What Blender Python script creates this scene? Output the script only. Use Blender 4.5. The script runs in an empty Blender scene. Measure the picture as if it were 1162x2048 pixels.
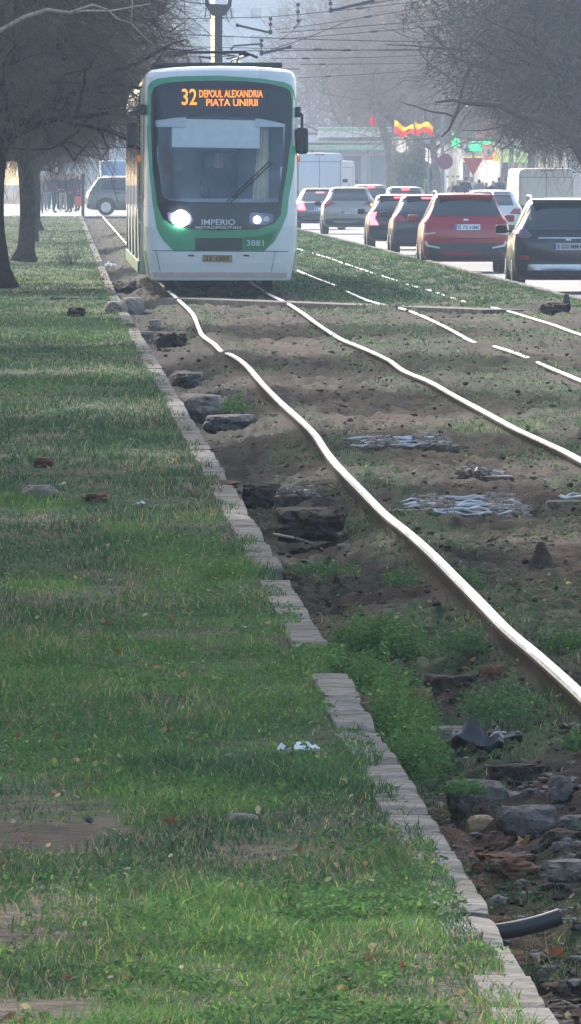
import bpy, bmesh, math, random
import numpy as np
from mathutils import Vector, Matrix
from mathutils.bvhtree import BVHTree
from mathutils.geometry import delaunay_2d_cdt
random.seed(7); RNG = np.random.default_rng(7)
sc = bpy.context.scene
COL = sc.collection
# ------------------------------------------------------------------ camera facts
F, H, YH = 22860.0, 1.85, 340.0          # focal length in pixels of the 1162x2048 photo, eye height, horizon row
def P(d): return -.0217*d + np.maximum(0, .0017*(d-170))     # where the tram line runs
def px(x, y, z=0.0):
    d = F*(H-z)/(y-YH); return Vector(((x-581)*d/F, d, z))
def pd(x, y, d): return Vector(((x-581)*d/F, d, H-(y-YH)*d/F))
def W(c, d, z=0.0): return Vector((c+float(P(d)), d, z))
# ------------------------------------------------------------------ noise
def h2(ix, iy, seed):
    n = (ix.astype(np.int64)*374761393 + iy.astype(np.int64)*668265263 + seed*1442695041) & 0xffffffff
    n = ((n ^ (n >> 13))*1274126177) & 0xffffffff
    return ((n ^ (n >> 16)) & 0xffffff)/float(0xffffff)
def vn(x, y, seed=0):
    x = np.asarray(x, float); y = np.asarray(y, float)
    ix = np.floor(x); iy = np.floor(y); fx = x-ix; fy = y-iy
    fx = fx*fx*(3-2*fx); fy = fy*fy*(3-2*fy)
    a = h2(ix, iy, seed); b = h2(ix+1, iy, seed); c = h2(ix, iy+1, seed); e = h2(ix+1, iy+1, seed)
    return (a*(1-fx)+b*fx)*(1-fy)+(c*(1-fx)+e*fx)*fy
def fbm(x, y, seed=0, o=3):
    s = 0; a = 1; t = 0
    for k in range(o):
        s = s+a*vn(x*2**k, y*2**k, seed+k*17); t += a; a *= .55
    return s/t
def sst(a, b, x): t = np.clip((x-a)/(b-a), 0, 1); return t*t*(3-2*t)
# ------------------------------------------------------------------ materials
def mat(name, col, rough=.7, metal=0., var=.25, scale=8., bump=.0, bscale=None, emit=0., ecol=None, attr=None, transl=0., spec=.5, coat=0., dirt=None):
    m = bpy.data.materials.new(name); m.use_nodes = True
    nt = m.node_tree; N = nt.nodes; L = nt.links
    b = N['Principled BSDF']; out = N['Material Output']
    tc = N.new('ShaderNodeTexCoord'); nz = N.new('ShaderNodeTexNoise')
    nz.inputs['Scale'].default_value = scale; nz.inputs['Detail'].default_value = 6
    L.new(tc.outputs['Object'], nz.inputs['Vector'])
    mr = N.new('ShaderNodeMapRange')
    mr.inputs['From Min'].default_value = .3; mr.inputs['From Max'].default_value = .7
    mr.inputs['To Min'].default_value = 1-var; mr.inputs['To Max'].default_value = 1+var
    L.new(nz.outputs['Fac'], mr.inputs['Value'])
    mx = N.new('ShaderNodeVectorMath'); mx.operation = 'SCALE'
    if attr:
        at = N.new('ShaderNodeAttribute'); at.attribute_name = attr
        L.new(at.outputs['Color'], mx.inputs[0])
    else: mx.inputs[0].default_value = col[:3]
    L.new(mr.outputs[0], mx.inputs['Scale'])
    colout = mx.outputs[0]
    if dirt:       # dirt colour, noise scale, noise level where it starts, strength
        n3 = N.new('ShaderNodeTexNoise'); n3.inputs['Scale'].default_value = dirt[1]; n3.inputs['Detail'].default_value = 9; n3.inputs['Roughness'].default_value = .65; L.new(tc.outputs['Object'], n3.inputs['Vector'])
        m3 = N.new('ShaderNodeMapRange'); m3.inputs['From Min'].default_value = dirt[2]; m3.inputs['From Max'].default_value = dirt[2]+.18; m3.inputs['To Max'].default_value = dirt[3]; L.new(n3.outputs['Fac'], m3.inputs['Value'])
        mm = N.new('ShaderNodeMix'); mm.data_type = 'RGBA'; L.new(m3.outputs[0], mm.inputs[0]); L.new(colout, mm.inputs[6]); mm.inputs[7].default_value = (*dirt[0], 1); colout = mm.outputs[2]
    L.new(colout, b.inputs['Base Color'])
    b.inputs['Roughness'].default_value = rough; b.inputs['Metallic'].default_value = metal
    b.inputs['Specular IOR Level'].default_value = spec
    b.inputs['Coat Weight'].default_value = coat
    if bump:
        n2 = N.new('ShaderNodeTexNoise'); n2.inputs['Scale'].default_value = bscale or scale*4; n2.inputs['Detail'].default_value = 8
        L.new(tc.outputs['Object'], n2.inputs['Vector'])
        bp = N.new('ShaderNodeBump'); bp.inputs['Strength'].default_value = .8; bp.inputs['Distance'].default_value = bump
        L.new(n2.outputs['Fac'], bp.inputs['Height']); L.new(bp.outputs[0], b.inputs['Normal'])
    if emit:
        b.inputs['Emission Color'].default_value = (*(ecol or col)[:3], 1); b.inputs['Emission Strength'].default_value = emit
    if transl:
        tr = N.new('ShaderNodeBsdfTranslucent'); L.new(mx.outputs[0], tr.inputs['Color'])
        ms = N.new('ShaderNodeMixShader'); ms.inputs[0].default_value = transl
        L.new(b.outputs[0], ms.inputs[1]); L.new(tr.outputs[0], ms.inputs[2]); L.new(ms.outputs[0], out.inputs['Surface'])
    return m
def glass_mat(name, tint, mixf=.25, rough=.03):
    m = bpy.data.materials.new(name); m.use_nodes = True
    nt = m.node_tree; N = nt.nodes; L = nt.links; N.clear()
    out = N.new('ShaderNodeOutputMaterial'); t = N.new('ShaderNodeBsdfTransparent'); g = N.new('ShaderNodeBsdfGlossy')
    t.inputs[0].default_value = (*tint, 1); g.inputs[0].default_value = (.75, .85, 1, 1); g.inputs['Roughness'].default_value = rough
    lw = N.new('ShaderNodeLayerWeight'); lw.inputs[0].default_value = mixf
    tc = N.new('ShaderNodeTexCoord'); nz = N.new('ShaderNodeTexNoise'); nz.inputs['Scale'].default_value = 3
    L.new(tc.outputs['Object'], nz.inputs['Vector'])
    ad = N.new('ShaderNodeMath'); ad.operation = 'MULTIPLY_ADD'; ad.inputs[1].default_value = .12; ad.inputs[1].default_value = .09; L.new(nz.outputs['Fac'], ad.inputs[0]); L.new(lw.outputs['Fresnel'], ad.inputs[2])
    ms = N.new('ShaderNodeMixShader'); L.new(ad.outputs[0], ms.inputs[0]); L.new(t.outputs[0], ms.inputs[1]); L.new(g.outputs[0], ms.inputs[2]); L.new(ms.outputs[0], out.inputs[0])
    return m
M = {}
M['ground'] = mat('ground_soil', (1, 1, 1), .95, var=.5, scale=16, bump=.03, bscale=38, attr='Col', spec=.2)
M['grass'] = mat('grass_blades', (1, 1, 1), .6, var=.2, scale=5, attr='Col', transl=.42, spec=.1)
M['leafy'] = mat('weed_leaves', (1, 1, 1), .85, var=.2, scale=9, attr='Col', transl=.4, spec=.08)
M['clod'] = mat('soil_clods', (1, 1, 1), .95, var=.4, scale=30, bump=.01, bscale=90, attr='Col', spec=.2)
M['kerb'] = mat('weathered_concrete', (.168, .152, .137), .9, var=.5, scale=11, bump=.012, bscale=34, spec=.2, dirt=((.05, .045, .03), 3.2, .5, .85))
M['asphalt'] = mat('asphalt', (.15, .15, .165), .7, var=.25, scale=3, bump=.003, bscale=60, spec=.4)
M['paving'] = mat('paving', (.3, .29, .27), .7, var=.2, scale=2)
M['steel'] = mat('polished_rail_steel', (.31, .37, .46), .5, 1., var=.35, scale=6, bump=.0006, bscale=12)
M['rust'] = mat('rusty_steel', (.04, .026, .02), .95, var=.4, scale=20, bump=.003, spec=.1)
M['bark'] = mat('bark', (.06, .045, .035), .9, var=.45, scale=9, bump=.02, bscale=22, spec=.2)
M['twig'] = mat('twigs', (.15, .112, .09), .8, var=.6, scale=2, spec=.25)
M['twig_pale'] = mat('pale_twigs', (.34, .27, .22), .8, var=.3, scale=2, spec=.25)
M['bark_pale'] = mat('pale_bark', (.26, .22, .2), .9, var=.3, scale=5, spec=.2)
M['white'] = mat('white_paint', (.74, .77, .81), .32, var=.07, scale=2, coat=.3, dirt=((.42, .4, .38), 1.1, .5, .45))
M['lip'] = mat('dusty_pink_sill', (.55, .43, .4), .6, var=.15, scale=8)
M['green'] = mat('green_paint', (.06, .33, .18), .32, var=.08, scale=4, coat=.3)
M['dgreen'] = mat('dark_green_paint', (.02, .2, .08), .35, var=.1, scale=4)
M['black'] = mat('black_gloss', (.012, .016, .024), .12, var=.2, scale=5)
M['plastic'] = mat('black_plastic', (.022, .022, .025), .5, var=.2, scale=9)
M['vent'] = mat('grille_plastic', (.05, .058, .065), .6, var=.2, scale=9)
M['rubber'] = mat('tyre_rubber', (.02, .02, .021), .85, var=.2, scale=12)
M['alloy'] = mat('wheel_alloy', (.5, .5, .52), .35, .9, var=.1)
M['glass'] = glass_mat('windscreen_glass', (.95, .98, 1), .24)
M['dglass'] = mat('dark_window_glass', (.02, .028, .036), .06, var=.3, scale=2, spec=.9, coat=.5)
M['blind'] = mat('pale_blind', (.93, .96, .96), .8, var=.06)
M['curtain'] = mat('cream_curtain', (.75, .7, .55), .8, var=.15, scale=6)
M['cab'] = mat('cab_daylit_tone', (.36, .43, .5), .7, var=.2, scale=2)  # bulkhead and dash paled to imitate daylight seen through the cab
M['led'] = mat('amber_led', (.8, .2, .02), .5, var=0, emit=1.0, ecol=(1, .24, .02))
M['ledp'] = mat('display_panel', (.03, .03, .04), .3, var=.1)
M['lamp'] = mat('lit_headlamp', (1, 1, .9), .3, var=0, emit=22, ecol=(1, .96, .88))
M['lamp2'] = mat('lit_side_lamp', (1, 1, 1), .3, var=0, emit=5, ecol=(.85, .85, 1))
M['lens'] = mat('lamp_housing', (.1, .1, .17), .15, var=.2, coat=.5)
M['orange'] = mat('orange_lens', (.7, .16, .03), .25, var=.1, emit=.15, ecol=(1, .25, .03))
M['letter'] = mat('silver_lettering', (.62, .68, .75), .4, var=.05)
M['yplate'] = mat('ochre_plate', (.34, .25, .1), .5, var=.2, scale=20)
M['plate'] = mat('white_plate', (.72, .76, .85), .35, var=.04)
M['pblue'] = mat('plate_blue', (.05, .1, .5), .4, var=.05)
M['ink'] = mat('plate_ink', (.1, .12, .16), .5, var=.1)
M['redlens'] = mat('red_lens', (.35, .02, .025), .2, var=.1, coat=.4)
M['redlit'] = mat('lit_red_lens', (.9, .05, .05), .3, var=0, emit=6, ecol=(1, .05, .06))
M['amberlit'] = mat('lit_amber_lens', (1, .4, .05), .3, var=0, emit=7, ecol=(1, .3, .03))
M['stone'] = mat('grey_stone', (.15, .13, .115), .9, var=.6, scale=26, bump=.02, bscale=60, spec=.25)
M['stone2'] = mat('pale_stone', (.24, .2, .17), .9, var=.5, scale=26, bump=.016, bscale=60, spec=.25)
M['earth'] = mat('earth_lump', (.06, .043, .034), .95, var=.4, scale=25, bump=.015, bscale=50, spec=.15)
M['redearth'] = mat('red_brown_earth', (.16, .075, .045), .95, var=.4, scale=25, bump=.012, bscale=50, spec=.15)
M['pipe'] = mat('black_pipe', (.03, .032, .036), .5, var=.3, scale=14)
M['tissue'] = mat('white_tissue', (.85, .86, .88), .9, var=.05, transl=.3)
M['pole'] = mat('grey_metal', (.3, .31, .33), .5, .3, var=.15, scale=4)
M['dark'] = mat('dark_metal', (.02, .022, .028), .55, var=.2, scale=8)
M['wire'] = mat('wire', (.03, .03, .035), .6, var=.1)
M['wall'] = mat('render_wall', (.62, .62, .64), .9, var=.12, scale=.3)
M['wall2'] = mat('beige_wall', (.66, .61, .54), .9, var=.12, scale=.3)
M['wgl'] = mat('house_glass', (.25, .28, .32), .2, var=.3, scale=.5)
M['sky_blue'] = mat('pale_blue_paint', (.25, .4, .62), .35, var=.1)
M['leafpale'] = mat('pale_foliage', (.2, .27, .16), .7, var=.4, scale=.8, transl=.3)
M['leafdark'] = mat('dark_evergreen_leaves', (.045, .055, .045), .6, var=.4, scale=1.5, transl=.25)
# ------------------------------------------------------------------ mesh helpers
def mobj(name, V, Fc, m=None, parent=None, smooth=False, col=None):
    me = bpy.data.meshes.new(name); V = np.asarray(V, dtype=np.float32).reshape(-1, 3)
    if isinstance(Fc, np.ndarray):
        n, k = Fc.shape
        me.vertices.add(len(V)); me.vertices.foreach_set('co', V.ravel())
        me.loops.add(n*k); me.loops.foreach_set('vertex_index', Fc.astype(np.int32).ravel())
        me.polygons.add(n); me.polygons.foreach_set('loop_start', np.arange(0, n*k, k, dtype=np.int32))
        me.polygons.foreach_set('loop_total', np.full(n, k, dtype=np.int32))
        me.update(calc_edges=True)
    else:
        me.from_pydata([tuple(map(float, v)) for v in V], [], [tuple(f) for f in Fc]); me.update()
    me.polygons.foreach_set('use_smooth', np.full(len(me.polygons), bool(smooth)))
    if col is not None:
        a = me.attributes.new('Col', 'FLOAT_COLOR', 'POINT'); c4 = np.ones((len(V), 4), np.float32); c4[:, :3] = col
        a.data.foreach_set('color', c4.ravel())
    if m is not None: me.materials.append(M[m] if isinstance(m, str) else m)
    o = bpy.data.objects.new(name, me); COL.objects.link(o)
    if parent: o.parent = parent
    return o
def tag(o, label=None, cat=None, group=None, kind=None):
    if label: o['label'] = label
    if cat: o['category'] = cat
    if group: o['group'] = group
    if kind: o['kind'] = kind
    return o
def empty(name, loc, rz=0., label=None, cat=None, group=None):
    o = bpy.data.objects.new(name, None); COL.objects.link(o); o.location = loc; o.rotation_euler.z = rz
    o.empty_display_size = .2
    return tag(o, label, cat, group)
class MB:
    def __init__(s): s.v = []; s.f = []
    def add(s, V, Fc):
        n = len(s.v); s.v += [tuple(v) for v in V]; s.f += [tuple(i+n for i in f) for f in Fc]
    def box(s, x0, x1, y0, y1, z0, z1, b=0.):
        if b <= 0:
            s.add([(x0,y0,z0),(x1,y0,z0),(x1,y1,z0),(x0,y1,z0),(x0,y0,z1),(x1,y0,z1),(x1,y1,z1),(x0,y1,z1)],
                  [(0,3,2,1),(4,5,6,7),(0,1,5,4),(1,2,6,5),(2,3,7,6),(3,0,4,7)]); return
        bm = bmesh.new(); bmesh.ops.create_cube(bm, size=1)
        for v in bm.verts: v.co = Vector(((x0+x1)/2+v.co.x*(x1-x0), (y0+y1)/2+v.co.y*(y1-y0), (z0+z1)/2+v.co.z*(z1-z0)))
        bmesh.ops.bevel(bm, geom=bm.edges[:], offset=b, segments=2, affect='EDGES', profile=.5)
        bm.verts.ensure_lookup_table(); s.add([v.co[:] for v in bm.verts], [[v.index for v in f.verts] for f in bm.faces]); bm.free()
    def tube(s, pts, r, n=8, cap=True):
        pts = [Vector(p) for p in pts]; k = len(pts); rs = r if hasattr(r, '__len__') else [r]*k
        V = []; ref = Vector((0.31, .2, .93))
        for i, p in enumerate(pts):
            t = (pts[min(i+1, k-1)]-pts[max(i-1, 0)]).normalized()
            rr = ref if abs(t.dot(ref)) < .95 else Vector((1, 0, 0))
            a = t.cross(rr).normalized(); b = t.cross(a)
            for j in range(n):
                an = 2*math.pi*j/n; V.append(p+(a*math.cos(an)+b*math.sin(an))*rs[i])
        Fc = [(i*n+j, i*n+(j+1) % n, (i+1)*n+(j+1) % n, (i+1)*n+j) for i in range(k-1) for j in range(n)]
        if cap: Fc += [tuple(range(n))[::-1], tuple((k-1)*n+j for j in range(n))]
        s.add(V, Fc)
    def disc(s, c, r, axis='y', t=.01, n=24, r2=None):
        c = Vector(c); d = {'x': Vector((1,0,0)), 'y': Vector((0,1,0)), 'z': Vector((0,0,1))}[axis]
        s.tube([c-d*t/2, c+d*t/2], [r, r2 if r2 is not None else r], n)
    def prism(s, poly, y0, y1):      # poly in x,z
        n = len(poly); V = [(x, y0, z) for x, z in poly]+[(x, y1, z) for x, z in poly]
        s.add(V, [tuple(range(n)), tuple(range(n, 2*n))[::-1]]+[(i, i+n, (i+1) % n+n, (i+1) % n) for i in range(n)])
    def build(s, name, m, parent=None, smooth=False, loc=None, rz=0):
        o = mobj(name, s.v, s.f, m, parent, smooth)
        if loc is not None: o.location = loc
        o.rotation_euler.z = rz
        return o
def text_poly(txt, w, h):
    cu = bpy.data.curves.new('t', 'FONT'); cu.body = txt; cu.resolution_u = 3; cu.offset = .008
    ob = bpy.data.objects.new('t', cu); COL.objects.link(ob)
    dg = bpy.context.evaluated_depsgraph_get(); me = bpy.data.meshes.new_from_object(ob.evaluated_get(dg))
    V = np.array([v.co[:] for v in me.vertices]); Fc = [list(p.vertices) for p in me.polygons]
    bpy.data.objects.remove(ob); bpy.data.curves.remove(cu); bpy.data.meshes.remove(me)
    mn = V.min(0); mx_ = V.max(0)
    return (V[:, 0]-mn[0])/(mx_[0]-mn[0])*w, (V[:, 1]-mn[1])/(mx_[1]-mn[1])*h, Fc
def textobj(name, txt, x, y, z, w, h, m, parent, bvh=None, off=.006, t=None):
    X, Z, Fc = text_poly(txt, w, h); V = []
    for a, b in zip(X, Z):
        yy = y
        if bvh:
            hit = bvh.ray_cast(Vector((x+a, -5, z+b)), Vector((0, 1, 0)))[0]
            if hit: yy = hit.y-off
        V.append((x+a, yy, z+b))
    return mobj(name, V, [f for f in Fc], m, parent)
def in_poly(x, y, poly):
    c = False; n = len(poly); j = n-1
    for i in range(n):
        xi, yi = poly[i]; xj, yj = poly[j]
        if (yi > y) != (yj > y) and x < (xj-xi)*(y-yi)/(yj-yi)+xi: c = not c
        j = i
    return c
def patch(bvh, poly, axis='y', off=.005, sp=.08, hole=None, side=1, back=8.):
    """lay an outline onto a body: triangulate it and drop every point on the surface"""
    def dens(pl):
        o = []
        for i in range(len(pl)):
            a = Vector(pl[i]); b = Vector(pl[(i+1) % len(pl)]); k = max(1, int((b-a).length/sp))
            o += [a.lerp(b, t/k) for t in range(k)]
        return o
    pts = dens(poly); e = [(i, (i+1) % len(pts)) for i in range(len(pts))]
    if hole:
        hp = dens(hole); n0 = len(pts); pts += hp; e += [(n0+i, n0+(i+1) % len(hp)) for i in range(len(hp))]
    xs = [p[0] for p in poly]; ys = [p[1] for p in poly]
    x = min(xs)+sp*.5
    while x < max(xs):
        y = min(ys)+sp*.5
        while y < max(ys):
            if in_poly(x, y, poly) and not (hole and in_poly(x, y, hole)): pts.append(Vector((x, y)))
            y += sp
        x += sp
    r = delaunay_2d_cdt([Vector((p[0], p[1])) for p in pts], e, [], 0, 1e-6)
    V = []; good = []
    for p in r[0]:
        if axis == 'y': o, d = Vector((p.x, -back, p.y)), Vector((0, 1, 0))
        else: o, d = Vector((side*back, p.x, p.y)), Vector((-side, 0, 0))
        hit, nrm, _, _ = bvh.ray_cast(o, d)
        if hit is None: V.append((0, 0, 0)); good.append(False)
        else:
            if nrm.dot(d) > 0: nrm = -nrm
            V.append(hit-d*off*.7+nrm*off*.5); good.append(True)
    Fc = []
    for f in r[2]:
        if not all(good[i] for i in f): continue
        c = sum((r[0][i] for i in f), Vector((0, 0)))/len(f)
        if in_poly(c.x, c.y, poly) and not (hole and in_poly(c.x, c.y, hole)): Fc.append(f)
    return V, Fc
# ------------------------------------------------------------------ ground shape
_cs = [-6,-1,.90,.96,1.10,1.14,1.35,1.60,1.80,1.95,2.2,3.1,3.3,3.5,3.9,4.5,4.75,5.3,5.95,6.2,7.0,7.58,7.66,7.72,60]
_zs = [0,0,.015,.012,-.06,-.22,-.24,-.17,-.085,-.06,-.085,-.08,-.055,-.055,-.06,-.035,-.03,-.05,-.03,-.02,.0,.0,-.1,-.28,-.28]
def gcd(a, b, w): return np.exp(-(a-b)**2/(2*w*w))
def zg(c, d):
    c = np.asarray(c, float); d = np.asarray(d, float)
    z = np.interp(c, _cs, _zs)
    fill = sst(.35, .7, fbm(c*.6, d*.12, 41, 2))
    ditch = ((c > 1.1) & (c < 1.75))
    z = z+np.where(ditch, .09*fill*np.sin(np.clip((c-1.1)/.65, 0, 1)*math.pi), 0)
    bed = sst(1.1, 1.2, c)*(1-sst(7.0, 7.5, c))
    railn = np.minimum.reduce([np.abs(c-q) for q in (1.887, 3.39, 4.64, 6.1)])
    free = sst(.05, .16, railn)
    z = z+bed*(.02+.98*free)*((fbm(c*3.2, d*1.6, 5, 3)-.5)*.14+(fbm(c*13, d*8, 9, 2)-.5)*.085)
    verge = 1-sst(.9, 1.0, c)
    z = z+verge*((fbm(c*.8, d*.33, 3, 3)-.5)*.075+(fbm(c*9, d*6, 7, 2)-.5)*.02)
    med = sst(6.3, 6.8, c)*(1-sst(7.45, 7.6, c)); z = z+med*(fbm(c*2, d*.4, 12, 2)-.4)*.08
    # mud and turf humps that bury the rails for a short stretch
    for q, dd, a, w in ((1.887,128.6,.09,.7),(1.887,116.3,.09,.8),(4.64,215,.075,2),(4.64,178,.075,2),(4.64,154,.065,.8),(4.64,121,.065,.5),
                        (6.1,255,.075,3),(6.1,188,.07,2),(6.1,178,.07,1.),(6.1,168,.07,1.),(6.1,157,.07,1.8),(4.64,111,.06,.3)):
        z = z+a*gcd(d, dd, w)*gcd(c, q, .22)
    z = np.where((d > 455) & (c < 7.7), -.12, z)
    return z
def zg1(c, d): return float(zg(np.array([c]), np.array([d]))[0])
DRYBED = lambda c, d: sst(.42, .6, fbm(c*1.1, d*.25, 61, 3))
def lush(c, d):      # where turf grows, 0..1
    g = np.zeros_like(c)
    verge = 1-sst(.93, 1.0, c)
    n = fbm(c*1.6, d*.42, 21, 3); n2 = fbm(c*5, d*1.6, 25, 2)
    v = (.25+.75*sst(.34, .52, n*.6+n2*.4+.07*sst(28, 60, d)))
    dirt = gcd(d, 31.8, 1.1)*(1-sst(.05, .4, c))+gcd(d, 27.2, .6)*(1-sst(0, .35, c))+gcd(d, 24.7, .5)*(1-sst(.05, .3, c))*1.2+.6*gcd(d, 34.5, .5)*(1-sst(-.1, .2, c))
    g = g+verge*np.clip(v-dirt, 0, 1)
    bed = sst(1.12, 1.25, c)*(1-sst(6.5, 7.0, c))
    nb = fbm(c*1.4, d*.3, 31, 3)
    railn = np.minimum.reduce([np.abs(c-q) for q in (1.887, 3.39, 4.64, 6.1)])
    bb = sst(.47, .6, nb)*.6*(1-.92*gcd(c, 2.6, .5)*sst(.2, .42, fbm(c, d*.2, 37, 2)))*(1-.6*gcd(c, 1.4, .25)*sst(48, 60, d))+.55*gcd(railn, .22, .1)*sst(.42, .58, nb)
    g = g+bed*bb*(1-.3*sst(165, 175, d))*.9
    far = sst(150, 168, d)*sst(3.5, 4.0, c); g = np.maximum(g, far*(.75+.25*sst(.4, .5, nb)))
    g = np.maximum(g, sst(6.9, 7.1, c)*.9); g = np.maximum(g, sst(3.7, 4.0, c)*(1-sst(4.3, 4.5, c))*.75*sst(.35, .5, n2))
    over = ((c > .95) & (c < 1.045))*sst(.46, .56, fbm(c*3, d*.7, 83, 2)-.05*(c-.95)/.09+.06*sst(45, 80, d)); g = np.maximum(g, over*.8)
    return np.where((d > 455) | (c > 7.6), 0, g)
# ------------------------------------------------------------------ ground sheet
def make_ground():
    cc = np.concatenate([[-900, -300, -100, -40, -15, -6, -3, -2], np.arange(-1.6, .9, .05), np.arange(.9, 4.2, .025), np.arange(4.2, 7.9, .05), [8.1, 8.6, 10, 14, 25, 60, 150, 400, 1100]])
    ds = [-60, -20, 5, 15, 21, 22.5]; d = 23.2
    while d < 470: ds.append(d); d += max(.045, d*d/42291*1.05)
    ds += [480, 520, 600, 700, 850, 1000, 1250, 1490]
    dd = np.array(ds); C, D = np.meshgrid(cc, dd)
    Z = zg(C, D); Z = np.where(np.abs(C) > 12, Z-.02, Z)
    V = np.stack([C+P(D), D, Z], -1).reshape(-1, 3)
    nr, nc = C.shape; i = np.arange(nr-1)[:, None]*nc+np.arange(nc-1)[None, :]
    Fq = np.stack([i, i+1, i+nc+1, i+nc], -1).reshape(-1, 4)
    c = C.ravel(); d = D.ravel(); lu = lush(c, d)
    dark = np.array([.016, .010, .007]); mid = np.array([.036, .023, .015]); dry = np.array([.085, .054, .036]); turf = np.array([.05, .078, .032]); red = np.array([.13, .062, .038]); tan = np.array([.11, .08, .056])
    n = fbm(c*3, d*1.2, 51, 3)[:, None]
    n = sst(.3, .7, n); soil = dark*(1-n)+mid*n
    db = (DRYBED(c, d)*gcd(c, 2.6, .42)+.8*DRYBED(c+9, d)*gcd(c, 5.4, .5))[:, None]
    soil = soil*(1-db)+dry*db
    band = (gcd(c, 1.35, .22))[:, None]; soil = soil*(1-.35*band); rd = (gcd(c, 1.22, .16)*sst(.35, .55, fbm(c, d*.4, 71, 2))*(1-sst(45, 60, d)))[:, None]; soil = soil*(1-rd)+red*rd  # soil toned down along the ditch beside the kerb
    v = (1-sst(.9, 1., c))[:, None]; soil = soil*(1-v)+(tan*(.6+.7*n))*v
    lu = lu[:, None]; colr = soil*(1-lu)+turf*lu
    o = mobj('ground', V, Fq, 'ground', smooth=True, col=colr); tag(o, kind='structure')
make_ground()
def sheet(name, c0, c1, d0, d1, z, m, n=40):
    dd = np.linspace(d0, d1, n); V = [];
    for d in dd: V += [(c0+P(d), d, z), (c1+P(d), d, z)]
    return tag(mobj(name, V, [(2*i, 2*i+1, 2*i+3, 2*i+2) for i in range(n-1)], m), kind='structure')
sheet('road', 7.78, 15.2, -20, 1300, -.25, 'asphalt', 90)
sheet('cross_street', -70, 7.70, 468, 640, -.05, 'asphalt', 12)
sheet('far_pavement', 15.34, 26, 60, 1200, -.12, 'paving', 70)
mk = MB()
for d in np.arange(60, 900, 9.):
    for c in (11.3,):
        mk.add([(c-.06+P(d), d, -.246), (c+.06+P(d), d, -.246), (c+.06+P(d+3), d+3, -.246), (c-.06+P(d+3), d+3, -.246)], [(0, 1, 2, 3)])
tag(mk.build('road_marking', mat('road_paint', (.7, .7, .68), .6)), kind='structure')
def kerb_run(name, c0, c1, d0, d1, ztop, zbot, lo, hi, gaps=(), seed=1, jitter=.008):
    rng = random.Random(seed); V = []; Fc = []; d = d0; step = 1
    while d < d1:
        L = rng.uniform(lo, hi)*(1 if d < 170 else 3); 
        if any(a < d < b for a, b in gaps): d += L; continue
        nx, ny = 5, max(3, int(L/.09)) if d < 90 else 3
        dz = rng.uniform(-jitter, jitter); dc = rng.uniform(-jitter, jitter)*.6; tl = rng.uniform(-.012, .012)
        base = len(V); g = .011
        # loop over the outline: down the left side, across the top, down the right side
        prof = [(0, zbot-ztop), (0, -.03), (.004, -.008), (.012, 0), (.35, 0), (.65, 0), (.97, 0), (.992, -.01), (1, -.03), (1.0, (zbot-ztop)*.5), (1, zbot-ztop)]
        rows = []
        for j in range(ny+1):
            t = j/ny; dj = d+g+(L-2*g)*t; ed = -.014 if j in (0, ny) else 0
            for (u, w) in prof:
                c = c0+(c1-c0)*u
                nse = (float(vn(c*14, dj*1.2, seed))-.5)*.006+(float(vn(c*60, dj*25, seed+3))-.5)*.002
                if u > .9 and w > -.05: nse -= .02*max(0, float(vn(dj*4, 3, seed+8))-.55)
                V.append((c+dc+P(dj)+nse*.5, dj, ztop+w+dz+tl*(t-.5)+(nse+ed if w > -.05 else 0)))
        k = len(prof)
        for j in range(ny):
            for q in range(k-1):
                a = base+j*k+q; Fc.append((a, a+k, a+k+1, a+1))
        Fc.append(tuple(base+q for q in range(k))); Fc.append(tuple(base+ny*k+q for q in range(k))[::-1])
        d += L
    tag(mobj(name, V, Fc, 'kerb', smooth=False), kind='structure')
kerb_run('verge_kerb', .965, 1.10, 20, 455, .03, -.3, .75, 1.3, gaps=((41.2, 43.1), (66.2, 67.), (50.6, 51.6), (158, 160), (131, 136)), seed=4)
kerb_run('road_kerb', 7.66, 7.78, 20, 462, .02, -.3, 1., 1.2, seed=9, jitter=.006)
kerb_run('pavement_kerb', 15.2, 15.34, 60, 1200, -.10, -.3, 3, 3.2, seed=11, jitter=.004)
kerb_run('cross_street_kerb', -30, 7.6, 463.5, 464, -.02, -.2, .4, .45, seed=12, jitter=.0)
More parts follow.
